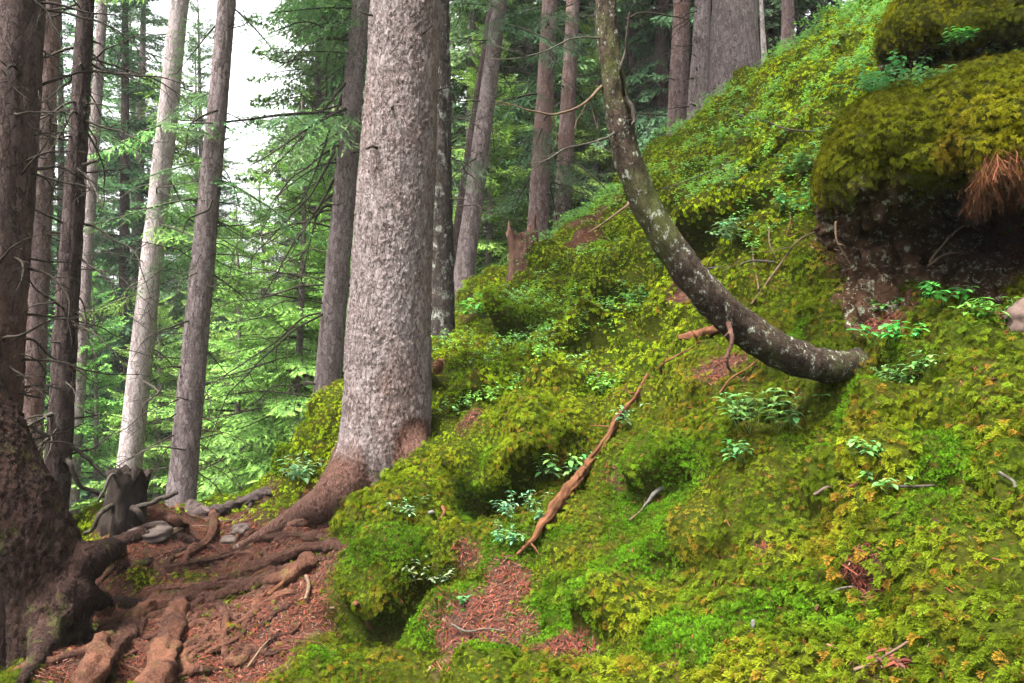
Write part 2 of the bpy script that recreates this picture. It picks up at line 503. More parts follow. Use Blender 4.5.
_ang = np.concatenate([np.linspace(-178, -52, 64, endpoint=False), np.linspace(-52, 46, 900, endpoint=False), np.linspace(46, 182, 69)])
_rad = np.concatenate([[0.02, .2], np.geomspace(.5, 14, 400), np.geomspace(15, 600, 46)])
A_, R_ = np.meshgrid(np.radians(_ang), _rad)
GX, GY = np.sin(A_) * R_, np.cos(A_) * R_
GZ = zbase(GX.ravel(), GY.ravel()).reshape(GX.shape)
G = np.stack([GX, GY, GZ], -1)

def grid_normals(G):
    n = np.cross(np.gradient(G, axis=1), np.gradient(G, axis=0))
    n = unit(n)
    return n * np.sign(np.median(n[..., 2]))

def blob(p, spots):
    """soft union of round patches (x, y, z, radius)"""
    out = np.zeros(len(p))
    for c, r in spots:
        out = np.maximum(out, 1 - np.linalg.norm(p - c, axis=1) / r)
    return out

def zg(px, py, d): return P(px, py, d)
LITTER = [(P(480, 620, 3.35), .34), (P(510, 590, 3.5), .22), (P(570, 650, 2.9), .16), (P(865, 562, 2.3), .085), (P(935, 612, 2.05), .11), (P(230, 655, 3.5), .55), (P(210, 545, 5.0), .9), (P(140, 600, 4.1), .7), (P(230, 520, 5.9), .7),
          (P(275, 610, 3.9), .45), (P(110, 650, 3.5), .6), (P(300, 540, 4.7), .5), (P(735, 375, 4.0), .14), (P(660, 270, 5.2), .22), (P(575, 235, 7.1), .35), (P(600, 212, 7.6), .35), (P(880, 305, 3.5), .18), (P(40, 580, 4.2), .8), (P(690, 300, 5.0), .15), (P(350, 500, 4.75), .18)]
BARE = [(P(-300, 600, 4.6), 2.2), (P(940, 262, 4.1), .75)]
HOLLOWS = [  # places where the ground sinks under an overhanging cushion (centre, radius, depth)
    (P(490, 478, 4.2), .26, .22), (P(450, 500, 4.0), .20, .14), (P(372, 612, 3.75), .24, .20), (P(410, 570, 3.85), .26, .14), (P(545, 300, 6.1), .3, .15), (P(590, 400, 4.5), .25, .06), (P(870, 560, 2.33), .10, .05), (P(520, 330, 5.8), .22, .12)]
MOUNDS = [(P(868, 384, 3.42), .17, .10), (P(545, 395, 4.5), .42, .17), (P(470, 420, 4.6), .25, .08), (P(365, 535, 4.05), .36, .16), (P(440, 480, 4.35), .25, .08), (P(330, 650, 3.35), .28, .14), (P(620, 320, 5.3), .4, .10), (P(545, 270, 7.0), .3, .12), (P(505, 315, 6.3), .3, .14),
          (P(600, 585, 3.1), .3, .10), (P(560, 520, 3.6), .18, .05), (P(330, 440, 5.7), .4, .16), (P(300, 470, 5.9), .3, .12), (P(740, 220, 5.4), .5, .14), (P(800, 150, 5.2), .4, .12), (P(670, 400, 4.1), .3, .08), (P(900, 480, 2.6), .35, .06), (P(750, 520, 2.8), .3, .06)]

def _ln(*q): return [P(*k) for k in q]
LIPS = [(_ln((452, 440, 4.5), (466, 468, 4.3), (492, 482, 4.2), (530, 478, 4.2), (566, 462, 4.25), (600, 436, 4.3)), .34, .45),
        (_ln((340, 590, 3.95), (368, 600, 3.85), (398, 588, 3.9), (428, 560, 3.95), (448, 528, 4.05), (456, 500, 4.15)), .24, .38),
        (_ln((492, 318, 6.3), (512, 326, 6.2), (536, 322, 6.2), (556, 304, 6.3)), .42, .5),
        (_ln((470, 392, 5.2), (500, 398, 5.1), (530, 380, 5.2), (560, 352, 5.4)), .36, .42),
        (_ln((560, 345, 5.4), (600, 335, 5.3), (640, 310, 5.3)), .26, .35),
        (_ln((590, 300, 6.0), (620, 292, 5.9), (650, 270, 5.9)), .28, .35),
        (_ln((650, 560, 3.2), (690, 552, 3.05), (722, 530, 3.0)), .15, .28),
        (_ln((570, 610, 3.0), (610, 618, 2.9), (650, 600, 2.85)), .15, .28),
        (_ln((620, 470, 3.8), (660, 462, 3.7), (700, 440, 3.7)), .18, .32),
        (_ln((310, 670, 3.3), (345, 690, 3.2), (400, 680, 3.2)), .14, .3),
        (_ln((690, 250, 5.6), (740, 235, 5.3), (790, 200, 5.0)), .26, .4),
        (_ln((820, 575, 2.4), (860, 572, 2.3), (900, 560, 2.25)), .09, .22),
        (_ln((720, 190, 5.7), (760, 170, 5.5), (800, 135, 5.3)), .26, .4),
        (_ln((430, 390, 5.6), (455, 380, 5.6), (480, 360, 5.7)), .24, .35)]

def displace(G):
    """cushions, hummocks and small hollows along the surface normal; also the litter mask"""
    shp = G.shape[:2]
    p = G.reshape(-1, 3)
    N = grid_normals(G).reshape(-1, 3)
    r = np.hypot(p[:, 0], p[:, 1])
    near = 1 - sstep(9, 13.5, r)
    p3 = p.copy()
    wob = np.stack([noise(p * 2.2, 11), noise(p * 2.2, 12), noise(p * 2.2, 13)], 1) * .16
    f1, e1, cid = worley((p + wob) * 2.4, 3)
    f2, e2, _ = worley((p + wob * .6) * 6.0, 5)
    dome = np.sqrt(np.clip((e1 - f1) / .55, 0, 1)) * (.6 + .8 * cid)
    dome2 = np.sqrt(np.clip((e2 - f2) / .5, 0, 1))
    lit = blob(p, LITTER)
    lit = lit + .5 * fbm(p * 3.2, 21, 3)
    litter = sstep(.18, .5, lit)
    litter = np.maximum(litter, sstep(.1, .5, blob(p, BARE)))
    litter = np.maximum(litter, sstep(.62, .85, fbm(p * 1.9, 41, 3)) * .8)
    amp = (1 - .75 * litter) * (.55 + .9 * sstep(-.2, .5, noise(p * .9, 31)))
    d = amp * (1 + .6 * sstep(4.2, 5.5, r)) * (.13 * (dome - .6) + .05 * (dome2 - .6)) + .09 * fbm(p * 1.3, 51, 3) + .010 * fbm(p * 11, 55, 3)
    for c, rr, h in MOUNDS:
        d = d + h * np.exp(-((p - c) ** 2).sum(1) / (rr * rr) * 1.6)
    for c, rr, h in HOLLOWS:
        d = d - h * np.exp(-((p - c) ** 2).sum(1) / (rr * rr) * 1.8)
    d = d * near + (1 - near) * .25 * fbm(p * .3, 61, 3) * sstep(12, 18, r)
    q = p3 + N * d[:, None]
    # overhanging lips: the cushion above the line is pushed out over the hollow below it
    S = np.array((0, 0, 1.0)) - N * N[:, 2:3]
    S = unit(S)
    sel = np.where(r < 9)[0]
    for line, h, ln in LIPS:
        c, _ = resample(np.array(line), 40)
        ps = p3[sel]
        k = np.zeros(len(ps), int); best = np.full(len(ps), 9.0)
        for m in range(40):
            x = ((ps - c[m]) ** 2).sum(1)
            u = x < best
            best[u] = x[u]; k[u] = m
        v = ps - c[k]
        t = (v * S[sel]).sum(1) + .03 * noise(ps * 7, 91)
        lat = np.sqrt(np.maximum(best - t * t, 0))
        fade = np.minimum(k, 39 - k) / 8.0
        w = sstep(-.035, .03, t) * np.exp(-(np.maximum(t, 0) / ln) ** 2) * np.clip(fade, 0, 1) ** .7 * np.exp(-(lat / .22) ** 2) * (.7 + .6 * noise(ps * 4, 95))
        wl = np.exp(-((t + .10) / .09) ** 2) * np.clip(fade, 0, 1) * np.exp(-(lat / .2) ** 2)
        dirv = unit(N[sel] - .75 * S[sel])
        q[sel] += dirv * (h * w)[:, None] - N[sel] * (h * .55 * wl)[:, None]
    return q.reshape(*shp, 3), litter.reshape(shp)

G, LIT = displace(G)
GN = grid_normals(G)
_ni, _nj = G.shape[:2]
_i = np.arange(_ni - 1)[:, None] * _nj
_j = np.arange(_nj - 1)[None]
_Q = np.stack([_i + _j, _i + _nj + _j, _i + _nj + _j + 1, _i + _j + 1], -1).reshape(-1, 4)
_seam = np.stack([np.arange(_ni - 1) * _nj + _nj - 1, np.arange(1, _ni) * _nj + _nj - 1, np.arange(1, _ni) * _nj, np.arange(_ni - 1) * _nj], 1)
gm = mesh_np('ground', G.reshape(-1, 3), [np.vstack([_Q, _seam])[:, ::-1]], None, [M['ground']], smooth=True, attrs={'litter': LIT.ravel()})
tag(obj('ground', gm), kind='structure')

_vis = (_ang > -53) & (_ang < 47)
_jj = np.where(_vis)[0]
_sub = _Q.reshape(_ni - 1, _nj - 1, 4)[:, _jj[:-1]].reshape(-1, 4)
BVH = BVHTree.FromPolygons(G.reshape(-1, 3).tolist(), _sub.tolist())
EYEV = Vector((0, 0, EYE))

def hit(px, py, back=0.0):
    """where the line of sight through this spot meets the hillside"""
    d = Vector(((px - 512) / F, 1, (341.5 - py) / F))
    h = BVH.ray_cast(EYEV, d.normalized())
    if h[0] is None:
        return None, None
    return np.array(h[0]), np.array(h[1] if h[1].z > 0 else -h[1])

def drop(x, y):
    h = BVH.ray_cast(Vector((x, y, 60)), Vector((0, 0, -1)))
    if h[0] is None:
        return float(zbase(np.array([x]), np.array([y]))[0])
    return h[0].z

# ------------------------------------------------------------------ haze of the wet forest air
HAZE = 0.0006
if HAZE > 0:
    me = bpy.data.meshes.new('haze')
    x0, x1, y0, y1, z0, z1 = -70, 70, -40, 75, -45, 50
    me.from_pydata([(x, y, z) for x in (x0, x1) for y in (y0, y1) for z in (z0, z1)], [], [(0, 1, 3, 2), (4, 6, 7, 5), (0, 4, 5, 1), (2, 3, 7, 6), (0, 2, 6, 4), (1, 5, 7, 3)])
    hm = bpy.data.materials.new('haze')
    hm.use_nodes = True
    t = hm.node_tree
    t.nodes.clear()
    ho = t.nodes.new('ShaderNodeOutputMaterial')
    hv = t.nodes.new('ShaderNodeVolumePrincipled')
    hv.inputs['Color'].default_value = (.98, .99, 1, 1)
    hv.inputs['Density'].default_value = HAZE
    t.links.new(hv.outputs[0], ho.inputs['Volume'])
    me.materials.append(hm)
    tag(obj('haze', me), kind='stuff')
# ------------------------------------------------------------------ trees
rng = np.random.default_rng(7)

def trunk_mesh(name, path, rad, seg, rings, mat, plate=0.0, plate_size=.035, seed=0, off=(0, 0, 0), flare=0.0, lobes=(), flare_h=.5, lump=.03):
    """path: list of points; rad: list of radii at those points. Bark plates are real relief when plate > 0."""
    pr = np.c_[np.asarray(path, float), np.asarray(rad, float)]
    q, s = resample(pr, rings)
    V, Q, T, ring = tube(q[:, :3], q[:, 3], seg)
    n = rings * seg
    S = np.repeat(s, seg)
    rr = np.repeat(q[:, 3], seg)
    a = np.arctan2(ring[:, 1], ring[:, 0])
    d = rr * lump * 2 * fbm(V[:n] / np.maximum(rr.mean() * 2.2, .05) * (1, 1, .45), seed + 3, 3)
    if flare:
        lob = 0.35
        for la, lw, lk in lobes:
            dd = np.abs((a - R(la) + np.pi) % (2 * np.pi) - np.pi)
            lob = lob + lk * np.exp(-(dd / R(lw)) ** 2)
        d = d + rr * flare * lob * np.exp(-S / flare_h)
    if plate:
        w = V[:n] / (plate_size, plate_size, plate_size * 2.0)
        w = w + .75 * np.stack([noise(w * .6, 71), noise(w * .6, 72), noise(w * .6, 73)], 1) + .3 * np.stack([noise(w * 1.9, 74), noise(w * 1.9, 75), noise(w * 1.9, 76)], 1)
        f1, f2, cid = worley(w, seed + 9)
        e = sstep(0, .28, f2 - f1) * (.4 + .6 * sstep(-.3, .3, noise(w * .45, 77)))
        d = d + plate * (e * (.55 + .7 * cid) - .5) + plate * .35 * fbm(V[:n] / (plate_size * .45), seed + 5, 3)
    V[:n] += ring * d[:, None]
    return mesh_np(name, V - np.asarray(off), [Q, T], None, [mat], smooth=True)

def grow(start, d, L, n, rng, curl=.25, sag=0.0, lift=0.0):
    """a wandering polyline"""
    p = [np.asarray(start, float)]
    d = unit(np.asarray(d, float))
    for k in range(n):
        d = unit(d + rng.normal(0, curl / math.sqrt(n) * 1.6, 3) + np.array((0, 0, -sag / n + lift * (k / n) / n * 2)))
        p.append(p[-1] + d * (L / n))
    return np.array(p)

def dead_branch(start, d, L, r, rng, twigs=5, curl=.35, sag=.3, lift=0.0, fine=True):
    mb = MB()
    p = grow(start, d, L, 9, rng, curl, sag, lift)
    t = np.linspace(0, 1, 10)
    q, _ = resample(np.c_[p, r * (1 - .8 * t)], 22)
    V, Q, T, _r = tube(q[:, :3], q[:, 3], 6)
    mb.add(V, Q, T)
    for k in range(twigs):
        f = rng.uniform(.2, .98)
        i = int(f * 21)
        ax = unit(q[min(i + 1, 21), :3] - q[max(i - 1, 0), :3])
        sd = unit(np.cross(ax, rng.normal(0, 1, 3)))
        tl = L * rng.uniform(.15, .38) * (1.1 - .5 * f)
        tp = grow(q[i, :3], ax * .6 + sd, tl, 5, rng, .5, .25)
        V, Q, T, _r = tube(tp, np.linspace(q[i, 3] * .55, .0012, 6), 4)
        mb.add(V, Q, T)
        if fine:
            for _k in range(2):
                j = rng.integers(1, 5)
                sd = unit(rng.normal(0, 1, 3) + ax * .6)
                tp2 = grow(tp[j], sd, tl * .35, 3, rng, .4, .2)
                V, Q, T, _r = tube(tp2, np.linspace(.002, .0009, 4), 3)
                mb.add(V, Q, T)
    return mb

# ---- foliage: one live spruce branch lying along +X, length 1: drooping twigs on both sides, each set with needles
def spray(rng, nb=15, tw=6, w=.030, col=(.06, .12, .03), tip=(.12, .22, .04), droop=.25, width=.42, nl=.030, nn=5):
    """returns V, tris, colours of the needles, and the wood"""
    V, C = [], []
    t = np.linspace(.05, 1, nb)
    zz = lambda x: -droop * x ** 2 * .6 + .10 * np.maximum(0, x - .6) ** 2 * 4
    col, tip = np.array(col), np.array(tip)
    def twig(b, d, L, f):
        """needles in two rows and a crest along a twig"""
        s = unit(np.cross(d, (rng.normal(0, .35), rng.normal(0, .35), 1.0)))
        u = np.cross(s, d)
        g = rng.uniform(.7, 1.25)
        m = max(3, int(nn * L / .12 + 1))
        for q in range(m):
            x = (q + rng.random()) / m
            o = b + d * L * x
            c = (col * (1 - x * .8) + tip * x * .8) * g
            for sd in (-1, 1):
                nd = unit(d * rng.uniform(.7, 1.3) + s * sd * rng.uniform(.7, 1.1) + u * rng.uniform(-.5, .6))
                ln = nl * rng.uniform(.75, 1.25) * (1.15 - .5 * x)
                V.extend([o - d * w * .5, o + d * w * .5, o + nd * ln])
                C.extend([c * .85, c * .85, c * 1.15])
        V.extend([b + d * L * .8 - s * w * .6, b + d * L * .8 + s * w * .6, b + d * (L + nl)])
        C.extend([tip * g, tip * g, tip * g * 1.15])
    for k, x in enumerate(t):
        for sgn in (-1, 1):
            if rng.random() < .06: continue
            bl = width * (1.05 - x * .85) * rng.uniform(.65, 1.15) * min(1, .45 + x * 3)
            a = R(rng.uniform(42, 66))
            o = np.array((x, 0, zz(x)))
            bd = unit(np.array((math.cos(a), sgn * math.sin(a), rng.uniform(-.45, .02))))
            twig(o, bd, bl, 0)
            m = max(1, int(tw * bl / width))
            for j in range(m):
                f = (j + .5) / (m + .4)
                base = o + bd * bl * f
                for s2 in (-1, 1):
                    ln = bl * .42 * (1.1 - f * .6) * rng.uniform(.7, 1.25)
                    ta = R(rng.uniform(32, 60)) * s2
                    td = unit(np.array((bd[0] * math.cos(ta) - bd[1] * math.sin(ta), bd[0] * math.sin(ta) + bd[1] * math.cos(ta), bd[2] + rng.uniform(-.75, .10))))
                    twig(base, td, ln, f)
    V = np.array(V); C = np.array(C)
    T = np.arange(len(V)).reshape(-1, 3)
    q = np.array([(x, 0, zz(x)) for x in np.linspace(0, 1, 7)])
    W = tube(q, np.linspace(.012, .003, 7), 4)
    return V, T, C, W

def make_sprays(seed, n, **kw):
    r = np.random.default_rng(seed)
    return [spray(r, **kw) for _ in range(n)]

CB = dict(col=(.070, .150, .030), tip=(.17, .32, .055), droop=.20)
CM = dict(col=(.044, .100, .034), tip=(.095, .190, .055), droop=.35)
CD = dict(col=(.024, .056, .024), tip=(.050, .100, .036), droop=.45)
SPR = {  # crowns: coarse needles, some metres of branch seen from afar
    'bright': make_sprays(1, 5, nb=15, tw=4, w=.020, nl=.040, nn=3, **CB),
    'mid':    make_sprays(2, 5, nb=14, tw=4, w=.026, nl=.050, nn=2.6, **CM),
    'dark':   make_sprays(3, 5, nb=14, tw=4, w=.026, nl=.050, nn=2.6, **CD),
}
FINE = {  # boughs near the eye
    'bright': make_sprays(4, 3, nb=15, tw=5, w=.0075, nl=.022, nn=7, **CB),
    'mid':    make_sprays(5, 3, nb=15, tw=5, w=.0075, nl=.022, nn=7, **CM),
    'dark':   make_sprays(6, 3, nb=15, tw=5, w=.0075, nl=.022, nn=7, **CD),
}

def crown_mesh(name, kind, H, h0, rmax, whorls, per, seed, dens=1.0, top_pow=.75, droop0=.0, wood=None):
    """crown of a spruce whose foot is at the origin; branches from height h0 to H"""
    r = np.random.default_rng(seed)
    mb = MB()
    for k in range(whorls):
        f = (k + r.uniform(-.3, .3)) / whorls
        f = min(max(f, 0), .985)
        z = h0 + (H - h0) * f
        for b in range(per):
            if r.random() > dens: continue
            L = rmax * (1 - f) ** top_pow * r.uniform(.65, 1.15) + .12
            if f < .15: L *= r.uniform(.45, 1.0)
            az = r.uniform(0, 2 * math.pi)
            el = R(-22 + 55 * f + r.uniform(-10, 10)) - droop0
            V, T, C, W = SPR[kind][r.integers(len(SPR[kind]))]
            ca, sa, ce, se = math.cos(az), math.sin(az), math.cos(el), math.sin(el)
            roll = R(r.uniform(-25, 25))
            def tr(v):
                v = v * L
                y = v[:, 1] * math.cos(roll) - v[:, 2] * math.sin(roll)
                zz = v[:, 1] * math.sin(roll) + v[:, 2] * math.cos(roll)
                x = v[:, 0] * ce - zz * se
                zz = v[:, 0] * se + zz * ce
                return np.stack([x * ca - y * sa, x * sa + y * ca, zz + z + r.uniform(-.12, .12)], 1)
            mb.add(tr(V), None, T, C * r.uniform(.75, 1.25), 0)
            mb.add(tr(W[0]), W[1], W[2], (1, 1, 1), 1)
    return mb.mesh(name, [M['needle'], M['deadwood']])

# ---- trunks whose place in the picture is known
def straight_trunk(name, top, base, d, w_top, w_base, mat, label, H=19, seg=40, rings=160, seed=0, cat='tree', plate=.004, plate_size=.03, flare=.35, tilt=0.0, group=None, bend=0.0):
    """top=(px, 0), base=(px, py): the axis as seen; d: distance; widths in pixels"""
    A, B = P(base[0], base[1], d), P(top[0], 0, d + tilt)
    ax = unit(B - A)
    # run down to the soil
    p = A.copy()
    for _ in range(200):
        if p[2] <= drop(p[0], p[1]) - .02: break
        p = p - ax * .03
    foot = p - ax * .15
    r0, r1 = w_base / F * d / 2, w_top / F * (d + tilt) / 2
    L1 = np.linalg.norm(B - foot)
    slope = (r0 - r1) / max(np.linalg.norm(B - A), .1)
    pts, rads = [], []
    up = np.array((0, 0, 1.0))
    for t in (0, .12, .3, .6, 1.0):
        q = foot + ax * L1 * t
        if bend:
            q = q + np.array((bend * math.sin(math.pi * t), 0, 0))
        pts.append(q); rads.append(r1 + slope * L1 * (1 - t))
    q = pts[-1]
    nrest = 4
    for k in range(nrest):
        ax = unit(ax + up * .12)
        q = q + ax * (H - L1) / nrest
        pts.append(q); rads.append(max(r1 * (1 - (k + 1) / (nrest + .15)), .012))
    root = empty(name, tuple(p), label, cat, group)
    tm = trunk_mesh('trunk', pts, rads, seg, rings, mat, plate, plate_size, seed, p, flare, [(rng.uniform(0, 360), 25, 1.0) for _ in range(4)], r0 * 2.2)
    obj('trunk', tm, root)
    return root, np.array(pts), np.array(rads), p

def add_dead(root, pts, rads, foot, n, zlo, zhi, Lr, r, mat, rng, az=None, twigs=4, sag=.3, lift=0, curl=.35):
    """dead branches on a trunk, heights in metres above the eye's level"""
    for k in range(n):
        z = rng.uniform(zlo, zhi) + EYE
        zz = pts[:, 2]
        c = np.array([np.interp(z, zz, pts[:, i]) for i in range(3)])
        rr = np.interp(z, zz, rads)
        a = R(rng.uniform(*az)) if az else rng.uniform(0, 2 * math.pi)
        d = np.array((math.sin(a), math.cos(a), rng.uniform(-.35, .25)))
        L = rng.uniform(*Lr)
        mb = dead_branch(c + d * rr * .6, d, L, r * rng.uniform(.7, 1.2), rng, twigs, curl, sag, lift)
        obj('dead_branch', mb.mesh('dead_branch', [mat], True, foot), root)

def stubs(root, pts, rads, foot, n, zlo, zhi, mat, rng):
    """snapped off branch stubs and knots"""
    for k in range(n):
        z = rng.uniform(zlo, zhi) + EYE
        c = np.array([np.interp(z, pts[:, 2], pts[:, i]) for i in range(3)])
        rr = np.interp(z, pts[:, 2], rads)
        a = rng.uniform(0, 2 * math.pi)
        d = np.array((math.sin(a), math.cos(a), rng.uniform(-.3, .2)))
        L = rng.uniform(.04, .14)
        mb = MB()
        V, Q, T, _ = tube(grow(c + d * rr * .7, d, L + rr * .3, 3, rng, .2), np.linspace(.012, .006, 4) * rng.uniform(.5, 1.2), 5)
        mb.add(V, Q, T)
        obj('branch_stub', mb.mesh('branch_stub', [mat], True, foot), root)

CROWN = {}
def crown_for(root, kind, H, h0, rmax, whorls, per, seed, at=(0, 0, 0), **kw):
    key = (kind, H, h0, rmax, whorls, per, seed)
    if key not in CROWN:
        CROWN[key] = crown_mesh('crown', kind, H, h0, rmax, whorls, per, seed, **kw)
    o = obj('crown', CROWN[key], root, at)
    o.rotation_euler = (0, 0, rng.uniform(0, 6.28))
    return o

TR = {}
# the thick grey spruce with the buttress root
A8 = P(386, 440, 4.9)
foot8 = A8 + np.array((0, .05, -.25))
B8 = P(406, 0, 4.9)
pts8 = [foot8, P(385, 440, 4.9), P(388, 380, 4.9), P(390, 300, 4.9), P(398, 150, 4.9), B8, B8 + np.array((.12, 0, 3)), B8 + np.array((.25, .1, 9)), B8 + np.array((.3, .1, 16))]
w8 = [96, 92, 87, 82, 75, 69, 56, 34, 4]
t8 = empty('spruce_tree', tuple(A8), 'thick grey flaky-barked spruce standing on the mossy bank with a broad buttress root', 'tree')
def fused_trunk(pts, rad, roots, cut, voxel, iters, mat, plate, plate_size, seed, off, lump):
    """stem and root flare grown into one skin, then barked; above the height cut the plain stem goes on"""
    mb = MB()
    q, _ = resample(np.c_[np.asarray(pts, float), np.asarray(rad, float)], 260)
    low = q[q[:, 2] < cut + .05]
    V, Q, T, _r = tube(low[:, :3], low[:, 3], 48)
    mb.add(V, Q, T)
    axes = []
    for rt in roots:
        f, _ = resample(np.asarray(rt, float), 70)
        f[:, 3] *= 1 + .10 * noise(f[:, :3] * 7, seed)
        V, Q, T, _r = tube(f[:, :3], f[:, 3], 32)
        mb.add(V, Q, T)
        axes.append(f)
    tmp = bpy.data.objects.new('trunk', mb.mesh('trunk', []))
    COL.objects.link(tmp)
    m = tmp.modifiers.new('skin', 'REMESH'); m.mode = 'VOXEL'; m.voxel_size = voxel
    m = tmp.modifiers.new('soft', 'SMOOTH'); m.factor = .5; m.iterations = iters
    bpy.context.view_layer.update()
    ev = tmp.evaluated_get(bpy.context.evaluated_depsgraph_get())
    me = ev.to_mesh()
    n = len(me.vertices)
    V = np.empty(n * 3); me.vertices.foreach_get('co', V); V = V.reshape(-1, 3)
    N = np.empty(n * 3); me.vertices.foreach_get('normal', N); N = N.reshape(-1, 3)
    fq = np.array([p.vertices[:] for p in me.polygons if len(p.vertices) == 4])
    ev.to_mesh_clear()
    old = tmp.data
    bpy.data.objects.remove(tmp); bpy.data.meshes.remove(old)
    fl = np.zeros(n)
    for f in axes:
        best = np.full(n, 9.0); k = np.zeros(n, int)
        for i in range(0, len(f), 2):
            d = np.linalg.norm(V - f[i, :3], axis=1) / f[i, 3]
            u = d < best; best[u] = d[u]; k[u] = i
        fl = np.maximum(fl, (1 - sstep(1.0, 1.5, best)) * sstep(8, 30, k))
    w = V / (plate_size, plate_size, plate_size * 2.5)
    w = w + .75 * np.stack([noise(w * .6, 71), noise(w * .6, 72), noise(w * .6, 73)], 1) + .3 * np.stack([noise(w * 1.9, 74), noise(w * 1.9, 75), noise(w * 1.9, 76)], 1)
    f1, f2, cid = worley(w, seed + 9)
    e = sstep(0, .28, f2 - f1) * (.4 + .6 * sstep(-.3, .3, noise(w * .45, 77)))
    d = lump * fbm(V * (5, 5, 2.2), seed + 3, 3) + (plate * (1 - .45 * fl)) * (e * (.55 + .7 * cid) - .5) + plate * .35 * fbm(V / (plate_size * .45), seed + 5, 3)
    V = V + N * d[:, None]
    top = q[q[:, 2] > cut - .1]
    W, Q2, T2, _r = tube(top[:, :3], top[:, 3] * .985, 48)
    me = mesh_np('trunk', np.vstack([V, W]) - np.asarray(off), [np.vstack([fq, Q2 + n]), T2 + n], None, [mat], smooth=True, attrs={'flare': np.r_[fl, np.zeros(len(W))]})
    return me
_r8 = [np.r_[P(390, 385, 4.90), .21], np.r_[P(377, 430, 4.84), .20], np.r_[P(359, 466, 4.78), .165], np.r_[P(333, 498, 4.72), .125]]
for px, py, w in ((306, 517, .088), (280, 529, .058), (255, 540, .034), (230, 551, .018)):
    h, nn = hit(px, py)
    _r8.append(np.r_[h + nn * w * .3, w])
_r8b = [np.r_[P(400, 400, 4.9), .16], np.r_[P(408, 440, 4.78), .12], np.r_[P(420, 470, 4.66), .08], np.r_[P(430, 490, 4.6), .04]]
_r8c = [np.r_[P(375, 420, 4.95), .17], np.r_[P(352, 455, 5.0), .12], np.r_[P(330, 480, 5.1), .06], np.r_[P(312, 500, 5.2), .03]]
obj('trunk', fused_trunk(pts8, [w / F * 4.9 / 2 for w in w8], [_r8, _r8b, _r8c], 4.1, .0085, 26, M['bark_big'], .0085, .015, 4, A8, .010), t8)
TR['big'] = (t8, np.array(pts8), np.array([w / F * 4.9 / 2 for w in w8]), A8)
stubs(*TR['big'], 8, 0, 2.2, M['deadwood'], rng)

T_ = [ # key, top x, base, d, w_top, w_base, material, label, extra
    ('edge', 20, (-12, 470), 4.2, 46, 52, 'bark_edge', 'dark rough-barked spruce cut by the picture edge, behind the dark flared tree base', {}),
    ('red', 49, (27, 460), 6.5, 22, 27, 'bark_red', 'reddish-brown spruce trunk between two dark trunks beside the edge of the picture', {}),
    ('dark', 86, (55, 515), 5.0, 16, 25, 'bark_dark', 'slim dark spruce trunk with many bare dead branches rising behind the flared base', {}),
    ('thin', 103, (76, 440), 13, 9, 12, 'bark_grey', 'thin grey trunk standing in foliage just beside the slim dark trunk', {}),
    ('pale', 180, (128, 480), 9.0, 17, 24, 'bark_pale', 'pale spruce trunk behind the charred stump', {}),
    ('path', 227, (181, 500), 7.0, 17, 28, 'bark_grey', 'dark grey spruce trunk standing at the end of the rooty path', {}),
    ('seven', 361, (324, 425), 8.0, 18, 27, 'bark_grey', 'grey spruce trunk with drooping dead boughs just behind the mossy crest', {}),
    ('lichen', 439, (441, 300), 6.5, 21, 26, 'bark_lichen', 'dark lichen-spotted trunk half hidden behind the thick grey spruce', {}),
    ('ten_a', 494, (452, 285), 9.0, 11, 15, 'bark_dark', 'slender dark leaning trunk close behind a paler leaning trunk', {}),
    ('ten_b', 500, (461, 298), 8.0, 15, 21, 'bark_grey', 'grey trunk leaning over towards the old stump, paired with a darker slender one', {}),
    ('eleven', 550, (537, 235), 10, 15, 21, 'bark_red', 'brownish spruce trunk rising straight behind the broken stump', {}),
    ('twelve', 573, (562, 225), 11, 13, 18, 'bark_red', 'narrower brownish spruce trunk between the broken stump and the curved young tree', {}),
    ('fourteen', 682, (676, 160), 10, 17, 22, 'bark_red', 'brownish spruce on the slope crest, first of the close pair beside the curved tree', {}),
    ('fifteen', 703, (697, 125), 9.5, 16, 21, 'bark_grey', 'grey-brown spruce on the slope crest, between its twin and the stout trunk', {}),
    ('sixteen', 735, (731, 112), 10, 43, 52, 'bark_grey', 'stout grey spruce trunk standing on the slope crest', {}),
    ('seventeen', 761, (764, 55), 9, 4, 6, 'bark_pale', 'thin pale sapling stem right next to the stout grey trunk on the crest', {}),
    ('eighteen', 788, (788, 40), 11, 12, 15, 'bark_red', 'narrow brown trunk at the top of the slope past the pale sapling stem', {}),
    ('far_a', 492, (487, 260), 17, 6, 8, 'bark_pale', 'very thin pale trunk seen deep in the forest behind the leaning pair', {}),
    ('far_b', 628, (640, 190), 16, 9, 12, 'bark_dark', 'thin dark trunk deep in the gloomy forest just behind the curved young tree', {}),
    ('far_c', 322, (300, 440), 17, 8, 10, 'bark_grey', 'thin far trunk in bright foliage beside the trunk with drooping dead boughs', {}),
]
for i, (k, tx, b, d, wt, wb, mt, lab, ex) in enumerate(T_):
    TR[k] = straight_trunk('spruce_tree', (tx, 0), b, d, wt, wb, M[mt], lab, seed=20 + i, seg=48 if d < 8 else 28, rings=260 if d < 8 else 120, plate=.009 if d < 8 else .006, **ex)

